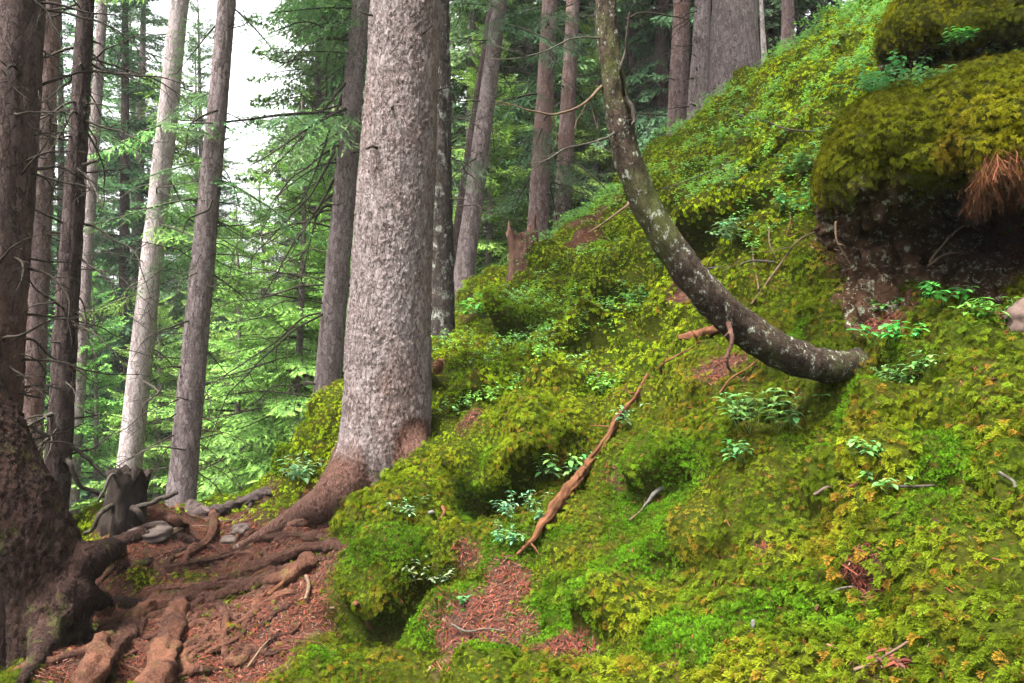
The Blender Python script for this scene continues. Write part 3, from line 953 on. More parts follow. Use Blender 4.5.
# the dark flared tree base at the picture's edge: its stem leans out of view
Bz = P(46, 640, 3.65)
ptsL = [Bz + np.array((.02, 0, -.3)), P(48, 636, 3.65), P(50, 590, 3.65), P(26, 528, 3.62), P(-12, 458, 3.6), P(-48, 388, 3.6), P(-78, 290, 3.6), P(-94, 150, 3.6), P(-98, 0, 3.6), P(-94, -500, 3.6), P(-85, -1600, 3.6), P(-80, -3300, 3.7)]
wL = [76, 72, 76, 80, 84, 86, 84, 80, 76, 66, 45, 6]
tL = empty('spruce_tree', tuple(Bz), 'dark spruce base flaring widely into thick roots at the edge of the path', 'tree')
def _gr(free, ground, sink=.3):
    out = [np.r_[P(a, b, d), w] for a, b, d, w in free]
    for px, py, w in ground:
        h, nn = hit(px, py)
        out.append(np.r_[h + nn * w * sink, w])
    return out
_rL = [_gr([(40, 560, 3.66, .16), (66, 566, 3.66, .115), (90, 560, 3.78, .080)], [(114, 549, .062), (140, 538, .052), (162, 534, .044), (186, 541, .032), (215, 551, .016)]),
       _gr([(48, 600, 3.62, .14), (66, 618, 3.56, .08)], [(84, 634, .045), (100, 655, .034), (112, 690, .026)]),
       _gr([(46, 610, 3.6, .13), (46, 636, 3.45, .07)], [(38, 662, .04), (20, 684, .025)]),
       _gr([(52, 590, 3.64, .14), (78, 598, 3.62, .075)], [(104, 602, .045), (132, 606, .036), (165, 601, .028), (215, 581, .016)])]
obj('trunk', fused_trunk(ptsL, [w / F * 3.6 / 2 for w in wL], _rL, 3.3, .0115, 10, M['bark_flare'], .012, .024, 8, Bz, .014), tL)
TR['flare'] = (tL, np.array(ptsL), None, Bz)

# dead branches
g = np.random.default_rng(11)
add_dead(*TR['edge'], 26, -.6, 1.9, (.3, .8), .008, M['deadwood'], g, (30, 150), 6)
add_dead(*TR['red'], 12, -.6, 2.6, (.4, .9), .007, M['deadwood'], g, None, 4)
add_dead(*TR['dark'], 50, -.75, 2.2, (.3, .85), .008, M['deadwood'], g, None, 6)
add_dead(*TR['pale'], 14, -1.0, 3.5, (.5, 1.1), .008, M['greywood'], g, None, 5)
add_dead(*TR['path'], 30, -1.0, 3.0, (.4, 1.0), .007, M['deadwood'], g, None, 5)
add_dead(*TR['seven'], 20, -.6, 3.6, (.9, 1.9), .011, M['deadwood'], g, (215, 320), 7, 1.0, .2)
add_dead(*TR['seven'], 6, -.5, 3.0, (.3, .7), .008, M['deadwood'], g, (40, 140), 4)
add_dead(*TR['lichen'], 6, .4, 2.6, (.3, .9), .007, M['deadwood'], g, (30, 120), 5)
add_dead(*TR['ten_b'], 7, .8, 3.3, (.3, .9), .007, M['deadwood'], g, None, 4)
add_dead(*TR['eleven'], 9, 1.2, 4.2, (.4, 1.1), .008, M['deadwood'], g, None, 4)
add_dead(*TR['twelve'], 9, 1.4, 4.5, (.4, 1.1), .008, M['deadwood'], g, None, 4)
add_dead(*TR['fourteen'], 20, 2.1, 4.3, (.5, 1.4), .008, M['deadwood'], g, (190, 350), 6, .5)
add_dead(*TR['fifteen'], 12, 2.4, 4.0, (.4, 1.0), .007, M['deadwood'], g, (200, 350), 5, .5)
add_dead(*TR['eighteen'], 4, 3.9, 4.6, (.4, .9), .007, M['deadwood'], g, None, 4)
add_dead(*TR['far_b'], 16, 1.5, 6.5, (.7, 1.8), .010, M['deadwood'], g, None, 6)
add_dead(*TR['far_c'], 12, -1.5, 6.0, (.7, 1.8), .010, M['deadwood'], g, None, 5)
for k in ('edge', 'red', 'dark', 'pale', 'path', 'seven', 'ten_b', 'eleven', 'twelve', 'fourteen', 'fifteen', 'sixteen'):
    stubs(*TR[k], 6, -.6 if k in ('edge', 'red', 'dark', 'pale', 'path', 'seven') else 1.2, 3.2, M['deadwood'], g)

# crowns of the known trees sit high, above what the photograph takes in
for k, kind in (('edge', 'dark'), ('red', 'mid'), ('pale', 'mid'), ('path', 'mid'), ('seven', 'dark'), ('lichen', 'dark'), ('ten_b', 'mid'), ('eleven', 'mid'), ('twelve', 'dark'), ('fourteen', 'dark'), ('fifteen', 'dark'), ('sixteen', 'dark'), ('far_a', 'mid'), ('far_b', 'dark'), ('far_c', 'mid'), ('eighteen', 'dark')):
    root, pts, rads, foot = TR[k]
    H = pts[-1][2] - foot[2]
    t = pts[-1]
    crown_for(root, kind, 8.0, 0.0, 1.6, 14, 4, 91, (t[0] - foot[0], t[1] - foot[1], H - 7.7), dens=.75)

# ---- whole spruces of the forest beyond
def far_spruce(px, d, kind, H, h0, rmax, whorls, per, seed, label, group, mat, r0, zoff=0.0, dens=1.0):
    x = (px - 512) / F * d
    z = drop(x, d)
    root = empty('spruce_tree', (x, d, z), label, 'tree', group)
    key = ('trunk', H, r0, mat)
    if key not in CROWN:
        CROWN[key] = trunk_mesh('trunk', [(0, 0, -.4), (0, 0, H * .3), (.05, 0, H * .7), (0, 0, H)], [r0, r0 * .75, r0 * .4, .01], 14, 40, M[mat], 0, 1, seed)
    obj('trunk', CROWN[key], root)
    crown_for(root, kind, H, h0, rmax, whorls, per, seed, dens=dens)
    root.rotation_euler = (R(rng.uniform(-1.5, 1.5)), R(rng.uniform(-1.5, 1.5)), 0)
    s = rng.uniform(.88, 1.12)
    root.scale = (s, s, s)
    return root

YOUNG = 'young bright green spruces below the path'
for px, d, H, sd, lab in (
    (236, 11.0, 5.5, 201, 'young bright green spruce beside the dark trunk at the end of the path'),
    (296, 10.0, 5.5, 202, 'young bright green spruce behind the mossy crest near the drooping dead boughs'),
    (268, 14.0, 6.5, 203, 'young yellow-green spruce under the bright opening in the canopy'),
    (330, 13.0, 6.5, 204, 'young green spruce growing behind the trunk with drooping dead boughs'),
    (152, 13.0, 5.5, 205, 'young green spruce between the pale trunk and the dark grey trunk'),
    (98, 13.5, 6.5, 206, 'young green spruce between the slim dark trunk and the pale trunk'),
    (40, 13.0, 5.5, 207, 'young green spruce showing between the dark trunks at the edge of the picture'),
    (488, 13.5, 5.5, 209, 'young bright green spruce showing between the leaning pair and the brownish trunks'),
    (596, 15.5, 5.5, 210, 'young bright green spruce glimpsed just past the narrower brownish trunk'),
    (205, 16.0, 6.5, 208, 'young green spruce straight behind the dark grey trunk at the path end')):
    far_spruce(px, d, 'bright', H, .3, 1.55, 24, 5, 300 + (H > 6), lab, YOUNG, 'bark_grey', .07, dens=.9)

DARKG = 'dark spruces of the shaded forest'
MIDG = 'tall green spruces of the misty forest'
LD = 'tall dark green spruce with drooping boughs in the shaded forest'
LM = 'tall mid green spruce far down in the misty forest'
for px, d in ((125, 17), (60, 19), (15, 16), (352, 19), (395, 22), (660, 15), (715, 16), (610, 24), (770, 15), (820, 18), (-60, 18), (-130, 15), (900, 18)):
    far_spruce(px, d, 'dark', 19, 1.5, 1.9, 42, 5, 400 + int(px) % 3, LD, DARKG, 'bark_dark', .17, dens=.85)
for px, d in ((468, 15), (505, 19), (528, 16), (560, 18), (600, 17), (635, 20), (480, 24), (690, 19), (740, 20)):
    far_spruce(px, d, 'mid', 19, 1.5, 1.9, 40, 5, 430 + int(px) % 2, 'tall mid green spruce filling the gaps between the trunks behind the slope', 'green spruces behind the slope crest', 'bark_grey', .14, dens=.8)
for px, d in ((310, 26), (335, 24), (85, 24), (40, 30), (110, 33), (140, 27), (205, 27), (215, 36), (300, 38), (365, 30), (-10, 27), (450, 28), (500, 30), (545, 32), (585, 27), (630, 30), (680, 25), (440, 36), (520, 40), (610, 38), (-80, 30), (-160, 26), (225, 45), (160, 48), (290, 50), (250, 60), (100, 44), (350, 46), (20, 42), (400, 38), (740, 24), (800, 26), (128, 22), (338, 17), (160, 31), (178, 40), (195, 34), (150, 36), (70, 28), (230, 38), (340, 36), (120, 50), (195, 55), (310, 55), (60, 50)):
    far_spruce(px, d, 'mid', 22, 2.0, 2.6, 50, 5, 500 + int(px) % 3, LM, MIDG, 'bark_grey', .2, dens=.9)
for px, d in ((262, 30), (245, 34), (278, 36), (232, 30), (185, 33), (165, 30)):
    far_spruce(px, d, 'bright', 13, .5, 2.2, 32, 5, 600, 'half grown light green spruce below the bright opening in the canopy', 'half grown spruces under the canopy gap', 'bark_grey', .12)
# ------------------------------------------------------------------ the curved young tree
g = np.random.default_rng(5)
_c = [(606, -420, 3.05, 17), (604, -160, 3.08, 20), (606, 0, 3.1, 24), (611, 60, 3.1, 27), (621, 130, 3.12, 31), (639, 190, 3.14, 34), (671, 248, 3.16, 37), (710, 298, 3.2, 41), (750, 333, 3.25, 43), (790, 355, 3.3, 43), (826, 366, 3.36, 40), (852, 366, 3.46, 39), (878, 360, 3.66, 40), (905, 356, 3.95, 40)]
ptsC = [P(a, b, d) for a, b, d, w in _c][::-1]
radC = [w * .84 / F * d / 2 for a, b, d, w in _c][::-1]
ptsC = ptsC + [ptsC[-1] + np.array((0, 0, 3)), ptsC[-1] + np.array((.1, 0, 7))]
radC = radC + [.022, .006]
footC = np.array(ptsC[2])
tC = empty('young_spruce', tuple(footC), 'young lichen-spotted tree growing out sideways from the bank and curving upright', 'tree')
obj('trunk', trunk_mesh('trunk', ptsC, radC, 72, 520, M['bark_curved'], .005, .014, 12, footC, .0, (), .5, .075), tC)
crown_for(tC, 'mid', 6.0, 0.0, 1.0, 16, 4, 93, (ptsC[-2][0] - footC[0], ptsC[-2][1] - footC[1], 3.2 + .9), dens=.8)

def path_branch(parent, off, pp, r0, r1, mat, name='dead_branch', twigs=3, seed=0, wob=.012):
    rr = np.random.default_rng(seed)
    p = np.array([P(*q) if isinstance(q, tuple) else q for q in pp])
    p[1:-1] += rr.normal(0, wob, p[1:-1].shape)
    q, _ = resample(np.c_[p, np.linspace(r0, r1, len(p))], 30)
    q[:, :3] += np.stack([noise(q[:, :3] * 14, 3), noise(q[:, :3] * 14, 4), noise(q[:, :3] * 14, 5)], 1) * r0 * .9
    q[:, 3] *= 1 + .25 * noise(q[:, :3] * 30, 8)
    mb = MB()
    V, Q, T, _ = tube(q[:, :3], q[:, 3], 8)
    mb.add(V, Q, T)
    L = np.linalg.norm(p[-1] - p[0])
    for k in range(twigs):
        i = rr.integers(6, 28)
        ax = unit(q[min(i + 1, 29), :3] - q[i - 1, :3])
        tp = grow(q[i, :3], ax * .7 + unit(rr.normal(0, 1, 3)), L * rr.uniform(.12, .3), 5, rr, .4, .1)
        V, Q, T, _ = tube(tp, np.linspace(q[i, 3] * .6, .001, 6), 5)
        mb.add(V, Q, T)
    return obj(name, mb.mesh(name, [mat], True, off), parent)

D = 3.1
path_branch(tC, footC, [(602, 86, D), (585, 102, 3.0), (563, 114, 2.9), (535, 112, 2.85), (497, 101, 2.8)], .0065, .0015, M['palewood'], seed=1, twigs=4)
path_branch(tC, footC, [(616, 132, D), (600, 139, 3.0), (576, 150, 2.95), (548, 160, 2.9), (528, 163, 2.9)], .0055, .0015, M['greywood'], seed=2, twigs=2)
path_branch(tC, footC, [(628, 203, D), (618, 210, 3.05), (606, 222, 3.0), (588, 232, 2.95)], .0055, .002, M['palewood'], seed=3, twigs=1)
path_branch(tC, footC, [(604, 38, D), (575, 44, 3.0), (540, 54, 2.9), (500, 54, 2.9), (448, 46, 2.9)], .0035, .001, M['greywood'], seed=4, twigs=4)
path_branch(tC, footC, [(624, 95, 3.08), (623, 70, 3.0), (625, 45, 2.98), (630, 12, 2.96)], .008, .003, M['deadwood'], seed=5, twigs=2)
path_branch(tC, footC, [(626, 98, 3.08), (633, 110, 3.02), (632, 125, 3.0)], .012, .004, M['deadwood'], seed=6, twigs=2)
path_branch(tC, footC, [(728, 322, 3.16), (732, 340, 3.1), (729, 360, 3.1), (731, 372, 3.12)], .011, .004, M['root_red'], seed=7, twigs=2)
path_branch(tC, footC, [(626, 20, 3.1), (650, 10, 3.2), (690, 20, 3.3)], .005, .002, M['deadwood'], seed=8, twigs=3)
path_branch(tC, footC, [(640, 195, 3.15), (690, 176, 3.4), (740, 158, 3.6)], .0035, .0015, M['deadwood'], seed=9, twigs=2)

# extra crooked branches of the slim dark trunk, curling towards the charred stump
f3 = TR['dark'][3]
path_branch(TR['dark'][0], f3, [(66, 443, 5.0), (75, 448, 5.0), (90, 463, 5.05), (112, 482, 5.1)], .016, .009, M['deadwood'], seed=21, twigs=2)
path_branch(TR['dark'][0], f3, [(68, 456, 5.0), (74, 462, 4.95), (77, 480, 4.95), (88, 491, 5.0), (112, 499, 5.1)], .018, .011, M['deadwood'], seed=22, twigs=2)
path_branch(TR['dark'][0], f3, [(62, 412, 5.0), (45, 417, 4.9), (30, 424, 4.85), (12, 428, 4.8)], .017, .008, M['greywood'], seed=23, twigs=3)
path_branch(TR['dark'][0], f3, [(58, 438, 5.0), (40, 432, 4.9), (20, 418, 4.85), (5, 400, 4.8)], .016, .008, M['deadwood'], seed=24, twigs=2)
fp = TR['pale'][3]
path_branch(TR['pale'][0], fp, [(142, 380, 8.8), (158, 392, 8.6), (145, 408, 8.5), (146, 440, 8.5)], .014, .005, M['deadwood'], seed=25, twigs=3)
path_branch(TR['path'][0], TR['path'][3], [(186, 450, 6.9), (160, 448, 6.6), (130, 456, 6.5), (100, 470, 6.4)], .008, .002, M['greywood'], seed=26, twigs=6)
path_branch(TR['path'][0], TR['path'][3], [(212, 200, 6.9), (204, 212, 6.8), (190, 218, 6.8), (182, 236, 6.8)], .012, .004, M['deadwood'], seed=27, twigs=4)
path_branch(TR['path'][0], TR['path'][3], [(218, 110, 6.9), (200, 118, 6.8), (190, 128, 6.8), (186, 150, 6.8)], .012, .004, M['deadwood'], seed=28, twigs=4)
for k, (x1, y1, x2, y2) in enumerate(((192, 455, 250, 500), (196, 430, 262, 452), (192, 440, 240, 484), (195, 470, 236, 516), (198, 416, 232, 450))):
    path_branch(TR['path'][0], TR['path'][3], [(x1, y1, 7.0), ((x1 + x2) / 2, (y1 + y2) / 2 - 6, 7.1), (x2, y2, 7.3)], .006, .002, M['palewood'], seed=30 + k, twigs=5)
# long drooping boughs of the trunk behind the mossy crest
f7 = TR['seven'][3]
for k, pp in enumerate(([(352, 75, 8), (320, 120, 7.7), (285, 150, 7.5), (262, 175, 7.4)], [(346, 130, 8), (318, 190, 7.7), (290, 222, 7.5), (240, 270, 7.3)], [(354, 40, 8), (315, 45, 7.8), (285, 60, 7.6), (258, 52, 7.5)], [(340, 170, 8), (310, 215, 7.8), (296, 255, 7.7), (262, 300, 7.6)], [(356, 10, 8), (325, 30, 7.8), (300, 22, 7.6), (268, 34, 7.5)], [(336, 205, 8), (322, 212, 7.9), (305, 250, 7.8), (300, 290, 7.8)], [(342, 95, 8), (330, 130, 7.8), (300, 195, 7.6), (270, 215, 7.5)])):
    path_branch(TR['seven'][0], f7, pp, .016, .003, M['deadwood'], seed=40 + k, twigs=12, wob=.04)

def live_bough(tree, start, az, el, L, kind, seed):
    """a live needle-clad bough hanging into view"""
    root, pts, rads, foot = tree
    rr = np.random.default_rng(seed)
    V, T, C, W = FINE[kind][rr.integers(3)]
    mb = MB()
    Rm = np.array(Matrix.Rotation(az, 3, 'Z') @ Matrix.Rotation(-el, 3, 'Y') @ Matrix.Rotation(rr.uniform(-.4, .4), 3, 'X'))
    mb.add((V * L) @ Rm.T + start, None, T, C, 0)
    mb.add((W[0] * L) @ Rm.T + start, W[1], W[2], (1, 1, 1), 1)
    obj('live_branch', mb.mesh('live_branch', [M['needle'], M['deadwood']], False, foot), root)
gb = np.random.default_rng(8)
for key, n, (z0, z1), (a0, a1), (l0, l1), kind in (('path', 12, (.6, 3.2), (0, 360), (.6, 1.3), 'mid'), ('pale', 10, (.2, 4.2), (0, 360), (.8, 1.6), 'bright'), ('red', 6, (0, 3), (0, 360), (.6, 1.2), 'mid'),
        ('seven', 17, (1.8, 4.3), (100, 260), (.9, 1.9), 'mid'), ('ten_b', 8, (1.5, 3.6), (0, 360), (.6, 1.2), 'dark'), ('eleven', 10, (2, 4.6), (0, 360), (.8, 1.5), 'dark'), ('twelve', 12, (2, 4.8), (0, 360), (.8, 1.6), 'dark'), ('far_b', 16, (2.5, 7), (0, 360), (1, 2), 'dark'), ('far_c', 16, (0, 7), (0, 360), (1, 2), 'bright'), ('far_a', 10, (1, 7), (0, 360), (1, 2), 'mid')):
    for i in range(n):
        z = gb.uniform(z0, z1) + EYE
        root, pts, rads, foot = TR[key]
        c = np.array([np.interp(z, pts[:, 2], pts[:, q]) for q in range(3)])
        live_bough(TR[key], c, R(gb.uniform(a0, a1)), R(gb.uniform(-35, 5)), gb.uniform(l0, l1), kind, 900 + i)

# ------------------------------------------------------------------ roots
def root_line(tree, pp, w0, w1, mat, seed, sink=.45, name='root', forks=4):
    w0, w1 = w0 * 1.12, w1 * 1.12
    """a root over the ground through these spots; (px, py) lie on the soil, (px, py, d) are free"""
    root, _, _, foot = TR[tree]
    pts = []
    n = len(pp)
    for k, q in enumerate(pp):
        w = (w0 + (w1 - w0) * k / (n - 1))
        if len(q) == 4 or (len(q) == 3 and q[2] < 1):
            w = q[-1]
            q = q[:-1]
        if len(q) == 3:
            pts.append(np.r_[P(*q), w])
        else:
            h, nn = hit(*q)
            pts.append(np.r_[h + nn * w * (1 - sink), w])
    m = max(60, n * 22)
    q, s = resample(np.array(pts), m)
    kn = .3 if name == 'buttress_root' else 1
    q[:, 3] *= 1 + kn * (.22 * noise(q[:, :3] * 9, seed) + .12 * noise(q[:, :3] * 25, seed + 1))
    q[:, :3] += np.stack([noise(q[:, :3] * 5, seed + 2), noise(q[:, :3] * 5, seed + 3), noise(q[:, :3] * 5, seed + 4)], 1) * np.minimum(q[:, 3:4], .05) * .8
    q[-6:, 3] *= np.linspace(1, .3, 6)
    if len(pp[0]) == 2:
        q[:12, 3] *= np.linspace(.4, 1, 12)
        q[:12, 2] -= np.linspace(w0 * .9, 0, 12)
    V, Q, T, ring = tube(q[:, :3], q[:, 3], 24)
    nn = len(ring)
    rr = np.repeat(q[:, 3], 24)
    V[:nn] += ring * (np.minimum(rr, .06) * (.22 * fbm(V[:nn] * (10, 10, 8), seed + 6, 4) + .42 * fbm(np.stack([np.cos(np.tile(np.arange(24) / 24 * 6.2832, m)) * 1.6, np.sin(np.tile(np.arange(24) / 24 * 6.2832, m)) * 1.6, np.repeat(s * 4, 24)], 1), seed + 9, 4)) + .010 * np.abs(noise(V[:nn] * (28, 28, 10), seed + 8)) + .007 * fbm(V[:nn] * (55, 55, 30), seed + 7, 4))[:, None]
    mb = MB(); mb.add(V, Q, T)
    gg = np.random.default_rng(seed + 500)
    for k in range(forks):
        i = int(m * gg.uniform(.25, .85))
        o = q[i, :3]; ax = unit(q[min(i + 2, m - 1), :3] - q[i - 2, :3]) * gg.choice((-1, 1), p=(.25, .75))
        sd = np.cross(ax, (0, 0, 1)) * gg.choice((-1, 1))
        L = gg.uniform(.25, .7); r0 = q[i, 3] * gg.uniform(.35, .6)
        fp = [o]
        hd = unit(ax * gg.uniform(.3, 1.2) + sd)
        for u in range(6):
            hd = unit(hd + gg.normal(0, .35, 3) * (1, 1, 0))
            nx = fp[-1] + hd * L / 6
            rr_ = r0 * (1 - .8 * (u + 1) / 6)
            nx[2] = max(min(drop(nx[0], nx[1]) + rr_ * .35, fp[-1][2] + .05), fp[-1][2] - .10)
            fp.append(nx)
        f2, _ = resample(np.c_[np.array(fp), np.linspace(r0, r0 * .15, 7)], 40)
        f2[:, 3] *= 1 + .25 * noise(f2[:, :3] * 20, seed)
        f2[:, :3] += np.stack([noise(f2[:, :3] * 9, seed + z) for z in range(3)], 1) * r0 * .7
        W, Q2, T2, rg = tube(f2[:, :3], f2[:, 3], 14)
        W[:len(rg)] += rg * (np.repeat(f2[:, 3], 14) * .25 * fbm(W[:len(rg)] * 18, seed, 3))[:, None]
        mb.add(W, Q2, T2)
    obj(name, mb.mesh(name, [mat], True, foot), root)

root_line('big', [(365, 465, 4.7), (335, 508), (305, 522), (282, 528)], .06, .02, M['root_red'], 2, .5)
root_line('big', [(330, 537), (300, 538), (262, 541), (236, 552)], .026, .016, M['root'], 4)
root_line('big', [(345, 545), (315, 553), (280, 563), (240, 577), (205, 592), (180, 602), (150, 614), (125, 640), (100, 674)], .030, .040, M['root'], 5)
root_line('big', [(322, 562), (302, 572), (285, 582), (250, 590), (220, 599), (195, 600), (168, 604)], .042, .024, M['root'], 6)
root_line('big', [(280, 575), (285, 560), (262, 553)], .014, .008, M['root'], 17)
root_line('flare', [(185, 590), (160, 604), (135, 622), (112, 636), (95, 660), (82, 690)], .026, .050, M['root'], 9)
root_line('flare', [(196, 588), (184, 606), (174, 632), (162, 660), (148, 695)], .030, .06, M['root'], 10)
root_line('flare', [(106, 568), (95, 600), (84, 640), (66, 690)], .026, .026, M['root'], 11)
root_line('flare', [(218, 602), (226, 620), (224, 645), (228, 668)], .016, .010, M['root'], 13)
root_line('flare', [(215, 634), (202, 648), (185, 656), (190, 672), (212, 672)], .020, .016, M['root'], 14)
root_line('path', [(186, 510, 6.8), (205, 516), (225, 514), (250, 502), (272, 491)], .05, .035, M['bark_dark'], 15)
root_line('path', [(180, 510, 6.9), (170, 522), (186, 530), (200, 540)], .04, .015, M['root'], 16)
root_line('path', [(195, 518), (182, 528), (165, 538), (150, 544)], .022, .014, M['palewood'], 18)
root_line('big', [(258, 530), (240, 546), (222, 556), (205, 560)], .018, .010, M['root'], 19)
root_line('flare', [(150, 575), (180, 570), (215, 562), (245, 556), (262, 560)], .03, .014, M['root'], 20)
root_line('flare', [(120, 575), (150, 562), (180, 552), (200, 545)], .024, .012, M['bark_flare'], 21)
gr = np.random.default_rng(41)
for k in range(30):       # the many thin roots matted over the path
    x, y = gr.uniform(110, 300), gr.uniform(525, 660)
    if x > 250 and y > 600: y -= 50
    dx = gr.uniform(-75, 75); dy = -dx * .35 + gr.uniform(-12, 28)
    w = gr.uniform(.008, .02)
    root_line(('big', 'flare')[k % 2], [(x + dx * t + gr.normal(0, 4), max(522, y + dy * t + gr.normal(0, 4))) for t in np.linspace(0, 1, 5)], w, w * .5, M['root'], 600 + k, .55, 'root', 2)
root_line('big', [(300, 590), (275, 600), (250, 618), (236, 640), (205, 655)], .018, .012, M['root'], 25)
root_line('big', [(330, 556), (290, 570), (255, 583), (215, 588), (170, 590), (135, 600)], .022, .016, M['root'], 26)
root_line('path', [(210, 512), (214, 525), (200, 548), (172, 560)], .03, .014, M['root'], 27)
root_line('flare', [(135, 640), (150, 622), (168, 615), (190, 610)], .02, .02, M['root'], 22)

# ------------------------------------------------------------------ stumps
def stump(name, base, h, r0, r1, lean, mat, label, jag, seed, hollow=.5):
    rr = np.random.default_rng(seed)
    seg, rings = 48, 36
    root = empty(name, tuple(base), label, 'stump')
    t = np.linspace(0, 1, rings)
    p = np.stack([lean[0] * t ** 1.3, lean[1] * t, -.12 + (h + .12) * t], 1)
    rad = r1 + (r0 - r1) * np.exp(-t * 3.2)
    V, Q, T, ring = tube(p, rad, seg, cap=False)
    a = np.arange(seg) / seg * 2 * np.pi
    top = jag * h * fbm(np.stack([np.cos(a) * 1.6, np.sin(a) * 1.6, a * 0 + seed], 1), seed, 3)
    V[:, 2] += np.tile(top, rings) * np.repeat(t ** 2, seg)
    d = r1 * (.30 * fbm(V * (9, 9, 3) , seed + 1, 4) + .18 * fbm(V * (40, 40, 6), seed + 2, 3))
    V += ring * d[:, None]
    # inner wall: the rotten hollow at the top
    k = 8
    ti = np.linspace(1, 1 - hollow, k)[1:]
    cen = np.stack([np.interp(ti, t, p[:, i]) for i in range(3)], 1)
    last = V[-seg:]
    mid = last.mean(0)
    In = [mid + (last - mid) * s + np.array((0, 0, -h * hollow * (1 - s) * 1.2)) for s in np.linspace(.86, .05, k)]
    In = np.concatenate(In) + rr.normal(0, r1 * .03, (k * seg, 3))
    n0 = len(V)
    V = np.vstack([V, In])
    i = (np.arange(rings + k - 1)[:, None]) * seg
    j = np.arange(seg)[None]
    Q = np.stack([i + j, i + (j + 1) % seg, i + seg + (j + 1) % seg, i + seg + j], -1).reshape(-1, 4)
    obj('stump_wood', mesh_np('stump_wood', V, [Q], None, [mat], smooth=True), root)
    return root
hb, _n = hit(117, 533)
sb = stump('tree_stump', hb + np.array((-.02, .1, -.02)), .38, .17, .105, (.05, 0), M['blackwood'], 'charred black stump at the edge of the path before the pale trunk', .28, 3)
path_branch(sb, np.array(sb.location), [(138, 508, hb[1]), (152, 503, hb[1]), (166, 498, hb[1]), (178, 493, hb[1])], .018, .013, M['deadwood'], 'branch_stub', 0, 50)
path_branch(sb, np.array(sb.location), [(112, 505, hb[1]), (100, 515, hb[1] - .1), (92, 526, hb[1] - .1), (84, 534, hb[1] - .1)], .016, .010, M['deadwood'], 'branch_stub', 0, 51)
path_branch(sb, np.array(sb.location), [(118, 484, hb[1]), (114, 474, hb[1] - .05), (104, 492, hb[1] - .1), (98, 502, hb[1] - .1)], .012, .008, M['greywood'], 'branch_stub', 0, 52)
path_branch(sb, np.array(sb.location), [(134, 508, hb[1]), (140, 514, hb[1] - .05), (145, 522, hb[1] - .05)], .024, .014, M['blackwood'], 'branch_stub', 0, 53)
hb, _n = hit(528, 262)
stump('tree_stump', hb + np.array((-.0, .16, -.05)), .36, .19, .12, (-.05, 0), M['stumpwood'], 'broken reddish rotten stump with a jagged top on the slope crest', .6, 14, .6)

# ------------------------------------------------------------------ the overhanging mossy boulders
def overhang(name, label, cols, prof, shift, lipi, wall_rng, recess, seed, ncol=170, nrow=190, wrap=.34, taper=125):
    c0, c1 = cols
    u = np.linspace(0, 1, ncol)
    pr, s = resample(np.array([(a, b, 0) for a, b in prof], float) * (1 / 100, 1, 0), nrow)
    pr[:, 0] *= 100
    s = s / s[-1]
    # length parameter of the lip
    pl = np.array([(a / 100, b) for a, b in prof])
    cl = np.concatenate([[0], np.cumsum(np.linalg.norm(np.diff(pl, axis=0), axis=1))]); cl /= cl[-1]
    lip = cl[lipi]
    V = np.empty((nrow, ncol, 3))
    cs = c0 + taper * sstep(lip + .02, .9, s) 
    for j, uu in enumerate(u):
        e = math.sqrt(max(0, 1 - (1 - min(uu / wrap, 1)) ** 2))
        for i in range(nrow):
            px = cs[i] + (c1 - cs[i]) * uu
            py, d = pr[i, 0], pr[i, 1]
            w = np.clip((s[i] - cl[1]) / .12, 0, 1) * np.clip((lip - s[i]) / .08 + .2, 0, 1)
            dd = d + shift[1] * uu + recess(px, py) * w + .75 * (1 - e) ** 1.4
            V[i, j] = P(px, py + shift[0] * uu, dd)
    N = unit(np.cross(np.gradient(V, axis=1), np.gradient(V, axis=0)))
    if N[int(nrow * (lip + .1)), ncol // 2, 1] > 0: N = -N
    p = V.reshape(-1, 3)
    mossy = sstep(lip - .05, lip + .04, np.repeat(s, ncol) + .10 * fbm(p * 3, seed, 3))
    f1, f2, cid = worley(p * 4.2, seed + 1)
    rough = .12 * fbm(p * 3.4, seed + 2, 4) + .10 * np.abs(fbm(p * 8, seed + 3, 5)) + .05 * fbm(p * 19, seed + 7, 4) + .05 * (.5 - worley(p * 13, seed + 8)[0])
    soft = .10 * (np.sqrt(np.clip((f2 - f1) / .5, 0, 1)) - .6) + .07 * fbm(p * 2.1, seed + 4, 2)
    d = rough * (1 - mossy) + soft * mossy
    edge = np.tile(np.clip(u / .05, 0, 1), nrow)
    V = (p + N.reshape(-1, 3) * (d * edge)[:, None]).reshape(nrow, ncol, 3)
    N = unit(np.cross(np.gradient(V, axis=1), np.gradient(V, axis=0)))
    if N[int(nrow * (lip + .1)), ncol // 2, 1] > 0: N = -N
    i = np.arange(nrow - 1)[:, None] * ncol
    j = np.arange(ncol - 1)[None]
    Q = np.stack([i + j, i + j + 1, i + ncol + j + 1, i + ncol + j], -1).reshape(-1, 4)
    base = V[0, ncol // 2].copy()
    root = empty(name, tuple(base), label, 'boulder')
    obj('rock', mesh_np('rock', V.reshape(-1, 3) - base, [Q], None, [M['rock']], smooth=True, attrs={'litter': 1 - mossy}), root)
    return root, base, V, N, mossy.reshape(nrow, ncol)

